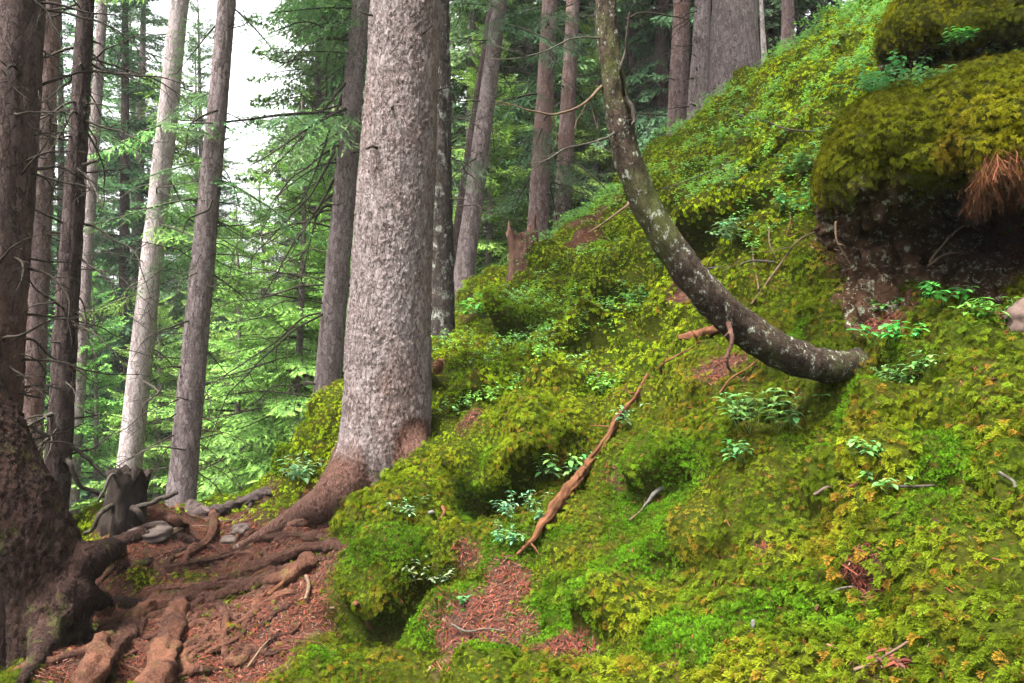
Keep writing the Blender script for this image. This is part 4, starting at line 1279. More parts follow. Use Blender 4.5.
OV1 = overhang('mossy_boulder', 'large boulder capped with thick moss overhanging a dark earthy hollow', (816, 1150),
    [(350, 3.52), (322, 3.64), (290, 3.92), (250, 4.08), (226, 4.0), (208, 3.72), (194, 3.40), (165, 3.30), (135, 3.33), (112, 3.46), (96, 3.75), (86, 4.2), (78, 4.8), (70, 5.5)],
    (-40, -.55), 6, None, lambda px, py: .42 * float(sstep(920, 965, px)) - .16 * float(sstep(800, 850, px)) * float(1 - sstep(905, 950, px)), 60)
OV2 = overhang('mossy_ledge', 'smaller moss-covered ledge with a dark slit under it, above the large boulder', (876, 1120),
    [(90, 5.0), (78, 5.1), (70, 5.2), (62, 5.1), (55, 4.85), (40, 4.72), (15, 4.74), (-15, 4.9), (-40, 5.3), (-50, 6.0), (-52, 6.6)],
    (-30, -.5), 4, None, lambda px, py: 0.05, 80, 110, 120, .22)

# reddish mat of hanging rootlets beside the hollow
def fibre_mat():
    gg = np.random.default_rng(17)
    c = P(1056, 148, 3.05)
    root = empty('rootlet_mat', tuple(c), 'reddish-brown mat of hanging dead rootlets beside the dark hollow', 'roots')
    mb = MB()
    cl = gg.uniform(0, 1, (90, 3))
    for k in range(7000):
        q3 = cl[gg.integers(90)]
        a = -.5 + 1.5 * q3[0] + gg.normal(0, .022)
        b = q3[1] + gg.normal(0, .05)
        s = c + np.array((-.12 + a * .34, .05 - .12 * math.sin(b * 3) + gg.normal(0, .015) + (a < 0) * .06, .10 - b * .22 + a * .05))
        L = (.035 + .12 * q3[2]) * gg.uniform(.6, 1.15)
        p = [s]
        h = np.array((gg.normal(0, .5), gg.normal(-.5, .3), gg.normal(-.5, .3)))
        for u in range(5):
            h = unit(h + gg.normal(0, .45, 3) + np.array((0, -.02, -.45)))
            p.append(p[-1] + h * L / 5)
        p = np.array(p)
        w = gg.uniform(.0004, .0011)
        sd = unit(np.array((1, gg.normal(0, .4), gg.normal(0, .25))))
        V = np.vstack([p - sd * w, p + sd * w])
        col = np.array((.115, .032, .021)) * gg.uniform(.25, 1.3) * (1, gg.uniform(.85, 1.4), 1)
        mb.add(V - c, [(u, u + 1, u + 7, u + 6) for u in range(5)], None, col)
    obj('rootlets', mb.mesh('rootlets', [M['fibre']]), root)
    t = np.linspace(0, 1, 24); 
    pts = np.stack([-.30 + .62 * t, .12 - .03 * t, .02 + .10 * t], 1)
    V, Q, T, ring = tube(pts, .05 + .085 * np.sin(t * 2.6), 32)
    n = len(ring)
    V[:n] += ring * (.05 * fbm(V[:n] * 7, 5, 4))[:, None]
    obj('earth_lump', mesh_np('earth_lump', V, [Q, T], None, [M['stumpwood']], smooth=True), root)
fibre_mat()

# ------------------------------------------------------------------ fallen wood on the slope
def laid(name, pp, w0, w1, mat, label, cat, seed, lift=.6, twigs=0, seg=16, rough=.25, flat=1.0):
    pts = []
    for k, q in enumerate(pp):
        w = np.interp(k, np.arange(len(pp)), np.interp(np.linspace(0, 1, len(pp)), np.linspace(0, 1, len(w0)), w0)) if hasattr(w0, '__len__') else w0 + (w1 - w0) * k / (len(pp) - 1)
        h, nn = hit(q[0], q[1])
        up = q[2] if len(q) > 2 else 0
        pts.append(np.r_[h + nn * (w * lift + .022) + np.array((0, 0, up)), w])
    q, _ = resample(np.array(pts), max(30, len(pp) * 14))
    q[:, :3] += np.stack([noise(q[:, :3] * 9, seed + k) for k in range(3)], 1) * q[:, 3:4] * .8
    base = q[0, :3].copy()
    V, Q, T, ring = tube(q[:, :3], q[:, 3], seg)
    n = len(ring)
    rr = np.repeat(q[:, 3], seg)
    th = np.tile(np.arange(seg) / seg * 2 * np.pi, len(q)); S_ = np.repeat(np.arange(len(q)), seg) / len(q)
    st = fbm(np.stack([np.cos(th) * 2.2, np.sin(th) * 2.2, S_ * 5], 1), seed + 3, 4)
    V[:n] += ring * (rr * rough * (.6 * fbm(V[:n] * (.6 / rr.mean()), seed, 4) + st))[:, None]
    mb = MB(); mb.add(V, Q, T)
    gg = np.random.default_rng(seed)
    for k in range(twigs):
        i = gg.integers(3, len(q) - 2)
        tp = grow(q[i, :3], unit(q[i + 1, :3] - q[i - 1, :3]) * .6 + unit(gg.normal(0, 1, 3) + (0, -.3, .7)), gg.uniform(.08, .2), 4, gg, .3)
        V, Q, T, _ = tube(tp, np.linspace(q[i, 3] * .55, .0012, 5), 5)
        mb.add(V, Q, T)
    return tag(obj(name, mb.mesh(name, [mat], True, base), None, tuple(base)), label, cat)

laid('rotten_branch', [(648, 378), (638, 398), (622, 420), (606, 442), (592, 466), (574, 490), (558, 508), (545, 524), (530, 542), (516, 558)], [.007, .011, .017, .025, .024, .013, .006], 0, M['rotwood'], 'long rotten brown branch lying down the slope below the curved tree', 'dead wood', 101, .25, 5, 32, .55)
laid('fallen_twig', [(686, 276), (705, 272), (730, 269), (752, 266), (778, 263)], .009, .006, M['deadwood'], 'dark straight twig lying across the moss behind the curved trunk', 'twig', 102, 1.0, 2)
laid('fallen_twig', [(752, 306), (772, 282), (785, 262), (800, 246), (815, 232)], .007, .004, M['palewood'], 'pale slanting stick leaning up the slope towards the large boulder', 'twig', 103, 1.5, 1)
laid('fallen_twig', [(754, 242, .03), (757, 260, .06), (760, 292)], .005, .004, M['palewood'], 'short pale twig standing almost upright behind the curved trunk', 'twig', 104, 1)
laid('fallen_twig', [(772, 240, .05), (774, 255, .04), (777, 268)], .004, .003, M['palewood'], 'small pale twig upright at the end of the dark straight twig', 'twig', 105, 1)
laid('fallen_twig', [(788, 212), (790, 228), (788, 240), (800, 234)], .005, .003, M['rotwood'], 'hooked brown twig hanging on the moss beside the large boulder', 'twig', 106, 1)
laid('fallen_twig', [(735, 118), (765, 122), (790, 130), (815, 135)], .008, .004, M['deadwood'], 'thin dark bent twig high on the slope beside the large boulder', 'twig', 107, 2.0, 2)
laid('wood_chunk', [(683, 340), (700, 338), (716, 334), (728, 330)], [.016, .03, .028, .012], 0, M['rotwood'], 'splintered piece of rotten wood under the curved trunk', 'dead wood', 108, .4, 2, 16, .45)
laid('fallen_twig', [(828, 599), (842, 594), (856, 589), (866, 580)], .0045, .003, M['greywood'], 'grey crooked twig on the moss near the bare reddish hollow', 'twig', 109, 1, 1)
laid('fallen_twig', [(862, 678), (880, 667), (898, 657), (914, 648)], .004, .003, M['palewood'], 'pale straight twig beside the reddish dead sprig', 'twig', 110, 1)
laid('bark_strip', [(818, 496), (826, 490), (836, 484), (842, 480)], .005, .004, M['stone'], 'short pinkish strip of bark lying on the moss below the herb tufts', 'bark', 111, .6)
laid('fallen_twig', [(850, 488), (858, 484), (865, 480)], .006, .004, M['rotwood'], 'short reddish twig beside the pinkish strip of bark', 'twig', 112, .8)
laid('fallen_twig', [(888, 491), (905, 490), (922, 489), (935, 487)], .005, .003, M['deadwood'], 'dark twig lying under a pale herb in the olive moss', 'twig', 113, 1)
laid('fallen_twig', [(1000, 478), (1010, 486), (1022, 494)], .005, .003, M['greywood'], 'grey twig on the olive moss near the picture edge', 'twig', 114, 1)
laid('fallen_twig', [(632, 525), (640, 512), (648, 500)], .004, .0025, M['palewood'], 'thin straw-coloured twig near the pale pointed wood sliver', 'twig', 115, 1)
laid('wood_sliver', [(646, 512), (652, 503), (660, 494), (668, 486)], [.003, .008, .012, .007], 0, M['palestone'], 'pale grey pointed wood sliver stuck in the moss', 'dead wood', 116, .6, 0, 12, .3)
laid('fallen_twig', [(658, 378), (668, 366), (690, 350), (704, 343)], .008, .005, M['rotwood'], 'brown twig running up from the rotten branch to the splintered wood', 'twig', 117, .8, 2)
laid('fallen_twig', [(722, 395), (733, 382), (745, 372), (758, 362)], .006, .004, M['rotwood'], 'reddish twig in needle litter under the curved trunk', 'twig', 118, .8, 1)
laid('fallen_twig', [(356, 608), (364, 616), (370, 628)], .012, .008, M['rotwood'], 'stubby orange-brown wood bit in the dark hollow of the mossy mound', 'twig', 119, .8)
laid('fallen_twig', [(455, 626), (470, 634), (492, 632), (505, 636)], .004, .003, M['greywood'], 'thin grey twig on the reddish needle patch', 'twig', 120, 1)
laid('fallen_twig', [(440, 510), (443, 516), (438, 522)], .009, .007, M['rotwood'], 'small orange-brown chip on top of the mossy mound', 'twig', 121, .8)
laid('fallen_twig', [(270, 600), (282, 590), (294, 578)], .012, .008, M['rotwood'], 'broken brown stick on the bank below the path roots', 'twig', 122, .8)
laid('fallen_twig', [(308, 580), (310, 590), (306, 604)], .010, .008, M['palewood'], 'small pale chip of wood at the foot of the mossy mound', 'twig', 123, .8)
laid('fallen_twig', [(250, 672), (262, 655), (272, 642)], .006, .003, M['palewood'], 'pale thin stick on the litter below the roots', 'twig', 124, 1)
# lichened twigs hanging in the hollow
for k, (pp, lab) in enumerate((([(930, 262), (948, 244), (962, 232), (972, 224)], 'grey lichened twig poking across the dark hollow, upper of two'), ([(928, 266), (945, 258), (962, 252)], 'grey lichened twig poking across the dark hollow, lower of two'), ([(836, 222), (838, 240), (846, 256), (852, 266)], 'pale curved root hanging down the earthy face of the boulder'))):
    p = [P(a, b, 3.55) for a, b in pp]
    o = path_branch(None, p[0], p, .0055, .003, M['palewood'], 'hanging_twig', 4, 60 + k)
    o.location = tuple(p[0])
    tag(o, lab, 'twig')

# ------------------------------------------------------------------ stones, cone
def stone(name, c, size, mat, label, cat, seed, sub=4):
    import bmesh
    bm = bmesh.new()
    bmesh.ops.create_icosphere(bm, subdivisions=sub, radius=1)
    V = np.array([v.co for v in bm.verts]); Fc = np.array([[v.index for v in f.verts] for f in bm.faces])
    bm.free()
    V = V * (1 + .35 * fbm(V * 1.1 + seed, seed, 2)[:, None] + .08 * fbm(V * 4 + seed, seed + 1, 3)[:, None])
    f1, f2, cid = worley(V * 1.1 + seed * 3.1, seed)
    V = V * (1 - .22 * (f1)[:, None])
    return tag(obj(name, mesh_np(name, V * np.asarray(size), [Fc], None, [mat], smooth=True), None, tuple(c)), label, cat)
h, _ = hit(1016, 330)
stone('stone', h + np.array((.06, .02, .02)), (.085, .08, .10), M['stone'], 'smooth pinkish-brown stone half sunk in moss below the boulder', 'stone', 31)
for k, (px, py, s, lab) in enumerate(((243, 528, (.08, .07, .045), 'larger flat grey stone on the path beside the buttress root'), (229, 540, (.075, .06, .04), 'small grey stone on the path just below the flat one'), (150, 532, (.16, .14, .07), 'broad brownish slab of stone on the path before the charred stump'))):
    h, _ = hit(px, py)
    stone('path_stone', h + np.array((0, 0, -s[2] * .15)), s, M['stone_grey'], lab, 'stone', 40 + k)
for k, (px, py, s, lab) in enumerate(((757, 633, (.008, .006, .016), 'tiny white bit of bark standing in the moss'), (430, 512, (.02, .02, .012), 'tiny pale pebble at the top of the mossy mound'))):
    h, nn = hit(px, py)
    stone('pebble', h + nn * .03, s, M['palestone'], lab, 'pebble', 60 + k, 3)

def cone_(c, ax, L, r, label):
    root = MB()
    ax = unit(np.array(ax, float))
    u = unit(np.cross(ax, (0, 0, 1.0))); v = np.cross(ax, u)
    n = 110
    for k in range(n):
        t = (k + .5) / n
        a = k * 2.39996
        rr = r * math.sin(math.pi * (t * .86 + .09)) ** .7
        o = u * math.cos(a) + v * math.sin(a)
        s = np.cross(ax, o)
        b = ax * (t - .5) * L + o * rr * .5
        w = r * .42
        V = [b, b + ax * L * .10 + o * rr * .55 + s * w, b + ax * L * .19 + o * rr * .62, b + ax * L * .10 + o * rr * .55 - s * w]
        root.add(V, [(0, 1, 2, 3)], None)
    V, Q, T, _ = tube([ax * (t - .5) * L for t in np.linspace(0.02, .98, 9)], r * .75 * np.sin(np.linspace(.3, 2.85, 9)), 12)
    root.add(V, Q, T)
    tag(obj('spruce_cone', root.mesh('spruce_cone', [M['cone']], True), None, tuple(c)), label, 'cone')
cone_(P(438, 368, 4.78), (.35, -.3, 1), .09, .034, 'reddish-brown cone resting against the thick grey trunk')
# ------------------------------------------------------------------ moss, litter and herbs
gm_ = np.random.default_rng(23)

def frond_template(pairs, bw, rng, sec=False):
    """feather moss frond, length 1 along +X, arching over"""
    V, C, T = [], [], []  # C: older dark base to bright tip, shade between fronds painted in
    ax = lambda t: np.array((t * .88, 0, .62 * math.sin(t * 2.3) * (1 - .25 * t)))
    def dia(b, d, L, w, c0, c1, nrm):
        s = unit(np.cross(d, nrm)); k = len(V)
        m = b + d * L * .5
        V.extend([b, m + s * w * .5, b + d * L, m - s * w * .5]); C.extend([c0, (c0 + c1) / 2, c1, (c0 + c1) / 2])
        T.extend([(k, k + 1, k + 2), (k, k + 2, k + 3)])
    for k in range(4):
        a, b = ax(k / 4), ax((k + 1) / 4)
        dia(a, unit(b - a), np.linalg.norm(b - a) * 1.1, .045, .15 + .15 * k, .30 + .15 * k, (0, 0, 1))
    for k in range(pairs):
        t = .14 + .84 * k / (pairs - 1)
        L = .44 * math.sin(math.pi * min(1, t * .75 + .22)) ** .8 * (1.15 - .55 * t)
        b = ax(t); tg = unit(ax(min(1, t + .05)) - ax(t - .05))
        for s in (-1, 1):
            a = R(rng.uniform(48, 66))
            d = unit(tg * math.cos(a) + np.array((0, s * math.sin(a), rng.uniform(-.35, .12))))
            l = L * rng.uniform(.8, 1.15)
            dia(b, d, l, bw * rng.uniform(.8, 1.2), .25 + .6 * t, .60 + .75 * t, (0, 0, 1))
            if sec:
                for f in (.5,):
                    for s2 in (-1, 1):
                        d2 = unit(d + s2 * tg * .8 + np.array((0, 0, rng.uniform(-.2, .2))))
                        dia(b + d * l * f, d2, l * .34, bw * .62, .5 + .65 * t, .75 + .75 * t, (0, 0, 1))
    return np.array(V), np.array(C), np.array(T)

def tuft_template(n, rng, spread=.9, w=.13):
    V, C, T = [], [], []
    for k in range(n):
        a = k * 2.4 + rng.uniform(-.3, .3); e = rng.uniform(.1, spread)
        d = np.array((math.cos(a) * math.sin(e), math.sin(a) * math.sin(e), math.cos(e)))
        s = unit(np.cross(d, (0, 0, 1.0) if e > .2 else (1.0, 0, 0)))
        L = rng.uniform(.7, 1.1); i = len(V)
        V += [-s * w * .3, d * L * .55 + s * w * .5, d * L + np.array((0, 0, -.12 * e)), d * L * .55 - s * w * .5]
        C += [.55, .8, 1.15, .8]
        T += [(i, i + 1, i + 2), (i, i + 2, i + 3)]
    return np.array(V), np.array(C), np.array(T)

FR_SEC = [frond_template(8, .070, gm_, True) for _ in range(5)]
FR_HI = [frond_template(10, .062, gm_) for _ in range(5)]
FR_LO = [frond_template(6, .11, gm_) for _ in range(4)]
TU_HI = [tuft_template(12, gm_) for _ in range(4)]
TU_LO = [tuft_template(7, gm_, .9, .2) for _ in range(4)]

def sample_grid(G, N, W, n, rng, extra=()):
    """n random spots on a grid surface, cells weighted by W (ni-1, nj-1)"""
    ni, nj = G.shape[:2]
    w = W.ravel() / W.sum()
    c = rng.choice(len(w), n, p=w)
    i, j = c // (nj - 1), c % (nj - 1)
    a, b = rng.random(n)[:, None], rng.random(n)[:, None]
    f = lambda X: X[i, j] * (1 - a) * (1 - b) + X[i + 1, j] * a * (1 - b) + X[i, j + 1] * (1 - a) * b + X[i + 1, j + 1] * a * b
    return [f(G), unit(f(N))] + [f(e[..., None])[:, 0] for e in extra]

def cell_area(G):
    a = G[1:, :-1] - G[:-1, :-1]; b = G[:-1, 1:] - G[:-1, :-1]
    return np.linalg.norm(np.cross(a, b), axis=2)

def place(tmpl, pos, nrm, size, col, rng, jitter=.6, pitch=(-.25, .35), sink=.012, down=1.0):
    """copies of the template fronds on these spots, merged; they lean down the slope"""
    mb = MB()
    n = len(pos)
    dn = np.stack([nrm[:, 0] * nrm[:, 2], nrm[:, 1] * nrm[:, 2], -(nrm[:, 0] ** 2 + nrm[:, 1] ** 2)], 1)
    dn = unit(dn + rng.normal(0, 1e-3, dn.shape)) * down + rng.normal(0, jitter, (n, 3))
    x = unit(dn - nrm * (dn * nrm).sum(1, keepdims=True))
    y = np.cross(nrm, x)
    pt = rng.uniform(*pitch, n)[:, None]
    x, z = x * np.cos(pt) - nrm * np.sin(pt), nrm * np.cos(pt) + x * np.sin(pt)
    rl = rng.normal(0, .3, n)[:, None]
    y, z = y * np.cos(rl) + z * np.sin(rl), z * np.cos(rl) - y * np.sin(rl)
    var = rng.integers(0, len(tmpl), n)
    for k, (V, C, T) in enumerate(tmpl):
        m = np.where(var == k)[0]
        if not len(m): continue
        s = size[m][:, None, None]
        V = V.astype(np.float32); x, y, z = x.astype(np.float32), y.astype(np.float32), z.astype(np.float32)
        W = V[None, :, 0:1] * x[m][:, None] + V[None, :, 1:2] * y[m][:, None] + V[None, :, 2:3] * z[m][:, None]
        W = W * s + (pos[m] - nrm[m] * sink)[:, None]
        cc = col[m][:, None, :] * C[None, :, None]
        TT = T[None] + (np.arange(len(m)) * len(V))[:, None, None]
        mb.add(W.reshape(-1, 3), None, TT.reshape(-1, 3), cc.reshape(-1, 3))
    return mb

OLIVE = np.array((.050, .072, .004)); YEL = np.array((.086, .100, .005)); GRN = np.array((.048, .108, .005)); LIME = np.array((.155, .215, .007)); BRN = np.array((.110, .060, .008))
VIVID = [(P(560, 590, 3.2), .35), (P(640, 550, 3.2), .25), (P(440, 600, 3.6), .3), (P(395, 545, 4.0), .16), (P(330, 650, 3.3), .3), (P(640, 470, 3.7), .35), (P(800, 400, 3.2), .3), (P(530, 290, 6.2), .6), (P(480, 370, 5.4), .45), (P(600, 520, 3.3), .3), (P(520, 540, 3.7), .3), (P(300, 470, 6.0), .5), (P(690, 640, 2.5), .2), (P(650, 605, 2.7), .2), (P(490, 490, 4.2), .3), (P(140, 575, 4.3), .2)]
def moss_colour(p, r):
    g = .55 * sstep(0, .5, blob(p, VIVID)) + .75 * fbm(p * 2.7, 201, 4) + .08
    y = fbm(p * 2.6, 211, 3)
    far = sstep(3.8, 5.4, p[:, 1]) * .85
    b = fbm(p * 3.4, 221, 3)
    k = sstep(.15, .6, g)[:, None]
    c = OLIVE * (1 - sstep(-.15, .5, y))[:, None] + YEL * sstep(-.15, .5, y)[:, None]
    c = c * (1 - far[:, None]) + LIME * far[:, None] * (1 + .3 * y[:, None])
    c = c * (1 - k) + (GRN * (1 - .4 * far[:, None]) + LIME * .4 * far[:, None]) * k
    bb = (sstep(.25, .65, b) * (1 - k[:, 0]) * .6 * (1 - .7 * far))[:, None]
    c = c * (1 - bb) + BRN * bb
    rnd = r.random(len(p))
    c = c * r.uniform(.7, 1.3, (len(p), 1)) * np.clip(1 + .75 * fbm(p * 8, 241, 3), .45, 1.7)[:, None]
    br = (rnd < .10)[:, None] * (1 - k)
    c = c * (1 - br) + BRN * r.uniform(.7, 1.4, (len(p), 1)) * br
    return c, k[:, 0]

ar = cell_area(G)
ctr = (G[1:, 1:] + G[:-1, :-1]) / 2
rc = np.hypot(ctr[..., 0], ctr[..., 1])
azc = np.degrees(np.arctan2(ctr[..., 0], ctr[..., 1]))
inview = (azc > -42) & (azc < 43)
lit_c = (LIT[1:, 1:] + LIT[:-1, :-1]) / 2

def moss_layer(rmin, rmax, dens, rng, size, hi, tu, name=None):
    w = ar * ((rc >= rmin) & (rc < rmax) & inview) * (1 - .93 * lit_c) * (.12 + .88 * sstep(-.15, .25, GN[1:, 1:, 2]))
    n = int(dens * w.sum())
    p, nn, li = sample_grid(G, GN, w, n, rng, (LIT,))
    c, k = moss_colour(p, rng)
    up = unit(nn + np.array((0, 0, .25)))
    tuft = rng.random(n) < k * .92
    f = ~tuft
    s = rng.uniform(*size, n) * (1 - .3 * (rng.random(n) < .3)) * np.clip(1 + .55 * fbm(p * 1.8, 231, 3), .5, 1.5)
    mf = place(hi, p[f] + up[f] * rng.uniform(-.3, .55, (f.sum(), 1)) * s[f][:, None], up[f], s[f], c[f], rng)
    # vivid cushion moss: smaller and denser
    q = np.repeat(np.where(tuft)[0], 5)
    pp = p[q] + rng.normal(0, size[0] * .5, (len(q), 3)) * (1, 1, .3)
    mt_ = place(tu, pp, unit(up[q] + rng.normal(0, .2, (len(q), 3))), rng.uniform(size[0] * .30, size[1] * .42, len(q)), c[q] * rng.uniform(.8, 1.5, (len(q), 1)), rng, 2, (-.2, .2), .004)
    return mf, mt_

def merge(*mbs):
    out = MB()
    for m in mbs:
        for V, C, T in zip(m.V, m.C, m.T):
            out.V.append(V); out.C.append(C)
        for T, t in zip(m.T, m.mt):
            out.T.append(T + out.n); out.mt.append(t)
        out.n += m.n
    return out

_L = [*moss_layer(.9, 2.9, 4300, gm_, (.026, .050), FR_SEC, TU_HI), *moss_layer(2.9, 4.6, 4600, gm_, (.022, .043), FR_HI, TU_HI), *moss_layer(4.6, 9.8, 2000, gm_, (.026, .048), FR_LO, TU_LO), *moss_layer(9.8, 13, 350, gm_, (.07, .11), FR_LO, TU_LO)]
tag(obj('moss', merge(*_L).mesh('moss', [M['moss']])), kind='stuff')
del _L

# moss caps on the boulders (they move with the boulder)
for (root, base, V, N, mo), dens, tint in ((OV1, 9500, 1.0), (OV2, 4200, .95)):
    w = cell_area(V) * np.clip((mo[1:, 1:] + mo[:-1, :-1]) / 2 - .25, 0, 1)
    n = int(w.sum() * dens)
    p, nn = sample_grid(V, N, w, n, gm_)
    c, k = moss_colour(p, gm_)
    kk = sstep(-.1, .6, fbm(p * 2.2, 301, 3))[:, None]
    c = (np.array((.055, .070, .004)) * (1 - kk) + np.array((.112, .118, .005)) * kk) * gm_.uniform(.65, 1.3, (n, 1)) * tint
    brn = (sstep(.3, .7, fbm(p * 3.3, 305, 3)) * .45)[:, None]
    c = c * (1 - brn) + BRN * brn
    sz = gm_.uniform(.022, .046, n)
    mb = place(FR_HI, p + nn * (gm_.uniform(-.3, .6, n) * sz)[:, None], unit(nn + np.array((0, 0, .15))), sz, c, gm_, .6, (-.3, .45))
    tag(obj('moss_cap', mb.mesh('moss_cap', [M['moss']], False, base), root), kind='stuff')

# fallen needles, scales and bits of twig
def litter(n, rng):
    w = ar * (rc < 9) * (rc > 1) * inview * (.012 + lit_c) / np.maximum(rc, 2) ** 1.2
    p, nn = sample_grid(G, GN, w, n, rng)
    d = rng.normal(0, 1, (n, 3)); d = unit(d - nn * (d * nn).sum(1, keepdims=True) * .85)
    s = np.cross(nn, d)
    L = rng.uniform(.010, .028, n)[:, None]; W = rng.uniform(.0012, .0035, n)[:, None]
    big = (rng.random(n) < .06)[:, None]
    L = np.where(big, L * 2.6, L); W = np.where(big, W * 1.15, W)
    chip = (rng.random(n) < .05)[:, None]
    W = np.where(chip & ~big, L * .35, W)
    o = p + nn * rng.uniform(.002, .014, n)[:, None]
    V = np.stack([o - d * L / 2 - s * W / 2, o + d * L / 2 - s * W / 2, o + d * L / 2 + s * W / 2, o - d * L / 2 + s * W / 2], 1)
    pal = np.array([(.100, .038, .014), (.060, .023, .009), (.12, .062, .030), (.024, .012, .007), (.115, .042, .018), (.15, .10, .062)])
    c = pal[rng.choice(6, n, p=[.3, .25, .15, .15, .1, .05])] * rng.uniform(.45, 1.15, (n, 1))
    mb = MB()
    mb.add(V.reshape(-1, 3), np.arange(n * 4).reshape(-1, 4), None, np.repeat(c, 4, 0))
    tag(obj('needle_litter', mb.mesh('needle_litter', [M['needle_litter']])), kind='stuff')
litter(60000, gm_)

# ---- herbs
def leaf_geo(L, W, fold, rng):
    """ovate leaf along +X with a fold along the midrib"""
    t = np.array((0, .25, .5, .75, 1.0)); w = np.array((0, .42, .5, .33, 0)) * W
    mid = np.stack([t * L, t * 0, -.25 * L * t ** 2], 1)
    V = [mid[0]]
    for k in (1, 2, 3):
        V += [mid[k] + (0, w[k], fold * w[k]), mid[k], mid[k] + (0, -w[k], fold * w[k])]
    V.append(mid[4])
    T = [(0, 2, 1), (0, 3, 2), (7, 8, 10), (8, 9, 10)]
    Q = [(1, 2, 5, 4), (2, 3, 6, 5), (4, 5, 8, 7), (5, 6, 9, 8)]
    return np.array(V), Q, T

def herb_mesh(spread, height, n, leaf, col, rng, style):
    """stems and leaves in two meshes"""
    st, lf = MB(), MB()
    for k in range(n):
        a = rng.uniform(0, 6.28); r = spread * math.sqrt(rng.random()) * .5
        b = np.array((math.cos(a) * r, math.sin(a) * r, -.02))
        out = np.array((math.cos(a), math.sin(a), 0)) * rng.uniform(.1, .8)
        h = height * rng.uniform(.55, 1.1)
        p = grow(b, np.array((0, 0, 1.0)) + out * .7, h, 5, rng, .25)
        V, Q, T, _ = tube(p, np.linspace(.0016, .0008, 6), 4)
        st.add(V, Q, T, np.array(col) * (.9, .6, .6))
        if style == 'tri':
            nodes = [(p[-1], 3)] + [(p[i], rng.integers(1, 3)) for i in (3, 4)]
        else:
            nodes = [(p[i], 2) for i in (1, 2, 3, 4)] + [(p[-1], 2)]
        for c, m in nodes:
            a0 = rng.uniform(0, 6.28)
            for j in range(m):
                az = a0 + j * (2.1 if style == 'tri' else math.pi) + rng.normal(0, .2)
                el = rng.uniform(-.35, .3)
                L = leaf * rng.uniform(.5, 1.15)
                V, Q, T = leaf_geo(L, L * (.62 if style == 'tri' else .5), .3, rng)
                Rm = np.array(Matrix.Rotation(az, 3, 'Z') @ Matrix.Rotation(el, 3, 'Y'))
                lf.add(V @ Rm.T + c + Rm[:, 0] * L * .12, Q, T, np.array(col) * rng.uniform(.6, 1.25) * (rng.uniform(.7, 1.4), 1, rng.uniform(.6, 1.2)))
    return st.mesh('stems', [M['leaf']]), lf.mesh('leaves', [M['leaf']], True)

PALE = (.080, .215, .060); BLUEG = (.092, .20, .090); GREENL = (.075, .27, .045)
HERBS = [
    (762, 428, 78, 26, 11, 'tri', PALE, 'broad pale green herb with large leaves in open moss below the curved trunk'),
    (742, 456, 40, 12, 8, 'tri', PALE, 'low pale herb shoot just below the broad pale green herb'),
    (870, 452, 34, 9, 9, 'tri', PALE, 'small light green herb in olive moss under the thick end of the curved trunk'),
    (890, 487, 40, 9, 9, 'tri', PALE, 'flat light green herb standing over a dark twig'),
    (888, 342, 46, 12, 10, 'tri', GREENL, 'bright green herb beside the buried foot of the curved trunk'),
    (905, 378, 44, 12, 8, 'two', PALE, 'loose pale green herb right below the bright one by the curved trunk foot'),
    (936, 366, 38, 11, 9, 'tri', PALE, 'rounded pale green herb in moss between curved trunk foot and pinkish stone'),
    (886, 308, 34, 9, 8, 'tri', GREENL, 'dark green herb tuft at the lip of the earthy hollow'),
    (938, 302, 46, 11, 10, 'tri', GREENL, 'bright herb with rounded leaves growing before the dark hollow'),
    (990, 312, 42, 10, 9, 'two', GREENL, 'herb with upright shoots beside the pinkish stone'),
    (986, 272, 30, 7, 8, 'two', GREENL, 'small herb growing up inside the dark hollow under the hanging rootlets'),
    (562, 470, 52, 14, 9, 'two', PALE, 'leafy pale shoot pressed against the rotten branch'),
    (526, 512, 48, 16, 5.5, 'two', BLUEG, 'blue-green feathery herb tuft beside the lower rotten branch'),
    (512, 535, 36, 12, 5.5, 'two', BLUEG, 'blue-green herb tuft straight below the feathery one'),
    (634, 420, 40, 10, 7, 'two', BLUEG, 'small blue-green herb behind the upper rotten branch'),
    (308, 474, 46, 16, 8, 'two', BLUEG, 'pale herb tuft on the mossy crest beside the buttress root'),
    (412, 508, 34, 12, 6, 'two', BLUEG, 'pale feathery herb on the brow of the mossy mound'),
    (432, 574, 52, 18, 6, 'two', (.10, .14, .075), 'grey-green ferny tuft hanging on the shaded face of the mossy mound'),
    (460, 600, 20, 6, 7, 'tri', (.06, .26, .10), 'tiny turquoise green herb in the gully beside the reddish needle patch'),
    (480, 312, 40, 12, 8, 'two', GREENL, 'small green herb at the slope crest by the leaning pair of trunks'),
    (636, 300, 44, 14, 8, 'two', PALE, 'pale herb patch in moss behind the lower bend of the curved trunk'),
    (722, 310, 34, 12, 8, 'two', BLUEG, 'pale herb half hidden behind the middle of the curved trunk'),
    (738, 236, 40, 14, 9, 'two', BLUEG, 'pale blue-green herb by the upright twigs behind the curved trunk'),
    (800, 172, 44, 14, 9, 'two', PALE, 'pale herb beside the moss edge of the large boulder, higher of two'),
    (806, 205, 44, 14, 9, 'two', PALE, 'pale herb beside the moss edge of the large boulder, lower of two'),
]
def pale_id(k): return k
gh = np.random.default_rng(77)
for px, py, wpx, n, lpx, style, col, lab in HERBS:
    h, nn = hit(px, py)
    d = h[1]
    s = wpx / F * d
    root = empty('herb_plant', tuple(h), lab, 'plant')
    a, b = herb_mesh(s, s * .55 if style == 'tri' else s * .5, n, lpx / F * d * 1.05, col, gh, style)
    obj('stems', a, root); obj('leaves', b, root)
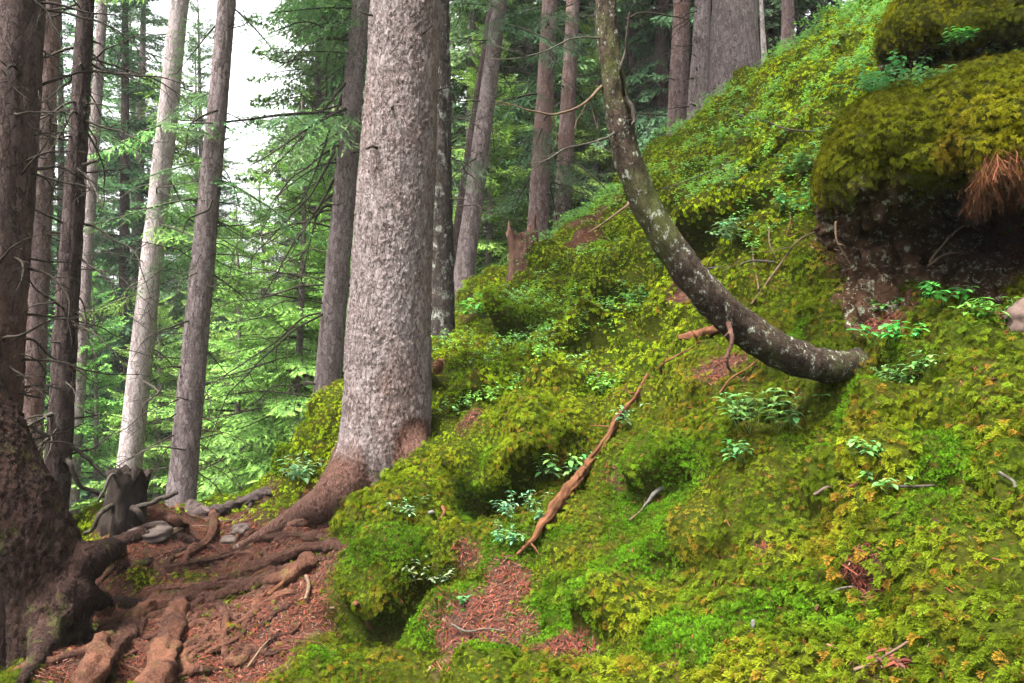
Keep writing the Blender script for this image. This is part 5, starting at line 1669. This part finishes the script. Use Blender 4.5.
# herbs on the boulder and the ledge
def on_sheet(V, px, py):
    q = np.array(V).reshape(-1, 3)
    d = q[:, 1]
    u = 512 + q[:, 0] / d * F; v = 341.5 - (q[:, 2] - EYE) / d * F
    k = np.argmin((u - px) ** 2 + (v - py) ** 2 + (d - 3.5) * 2)
    return q[k]
for px, py, wpx, n, lpx, col, V, lab in ((892, 84, 64, 26, 8, PALE, OV1[2], 'bushy pale green herb on top of the large moss-capped boulder'), (924, 78, 40, 14, 7, PALE, OV1[2], 'smaller pale herb on the boulder top under the dark slit'), (1004, 34, 56, 20, 9, GREENL, OV2[2], 'bright green herb growing on the upper mossy ledge'), (955, 40, 30, 10, 8, GREENL, OV2[2], 'small green herb on the front of the upper mossy ledge')):
    h = on_sheet(V, px, py)
    s = wpx / F * h[1]
    root = empty('herb_plant', tuple(h), lab, 'plant')
    a, b = herb_mesh(s, s * .5, n, lpx / F * h[1], col, gh, 'two')
    obj('stems', a, root); obj('leaves', b, root)

# reddish dead sprig in the lowest moss
h, nn = hit(900, 660)
root = empty('dead_sprig', tuple(h + nn * .02), 'reddish dead leafy sprig lying on the lowest moss', 'sprig')
a, b = herb_mesh(.10, .03, 8, .030, (.11, .050, .028), gh, 'tri')
obj('stems', a, root); obj('leaves', b, root)

# low berry shoots covering the upper slope, beyond counting
def ground_cover(n, rng):
    w = ar * (rc > 4.6) * (rc < 9.5) * inview * (ctr[..., 0] > -.8) * np.clip(fbm(ctr.reshape(-1, 3) * 1.1, 401, 3).reshape(rc.shape) + .05 + .35 * (ctr[..., 2] > 2.6), 0, 1)
    p, nn = sample_grid(G, GN, w, n, rng)
    mb = MB()
    protos = []
    for _ in range(6):
        lf = MB()
        for k in range(6):
            c = np.array((rng.normal(0, .035), rng.normal(0, .035), rng.uniform(.03, .10)))
            for j in range(4):
                V, Q, T = leaf_geo(rng.uniform(.016, .028), .013, .3, rng)
                Rm = np.array(Matrix.Rotation(rng.uniform(0, 6.28), 3, 'Z') @ Matrix.Rotation(rng.uniform(-.5, .4), 3, 'Y'))
                lf.add(V @ Rm.T + c + rng.normal(0, .008, 3), Q, T)
        protos.append((np.concatenate(lf.V), np.concatenate(lf.Q), np.concatenate(lf.T)))
    for k in range(n):
        V, Q, T = protos[k % 6]
        col = np.array((.12, .25, .035)) * (1 - .5 * (k % 3 == 0)) + np.array((.10, .19, .09)) * .5 * (k % 3 == 0)
        mb.add(V * rng.uniform(.8, 1.5) + p[k], Q, T, col * rng.uniform(.7, 1.25))
    tag(obj('undergrowth', mb.mesh('undergrowth', [M['leaf']], True)), kind='stuff')
ground_cover(1500, gm_)
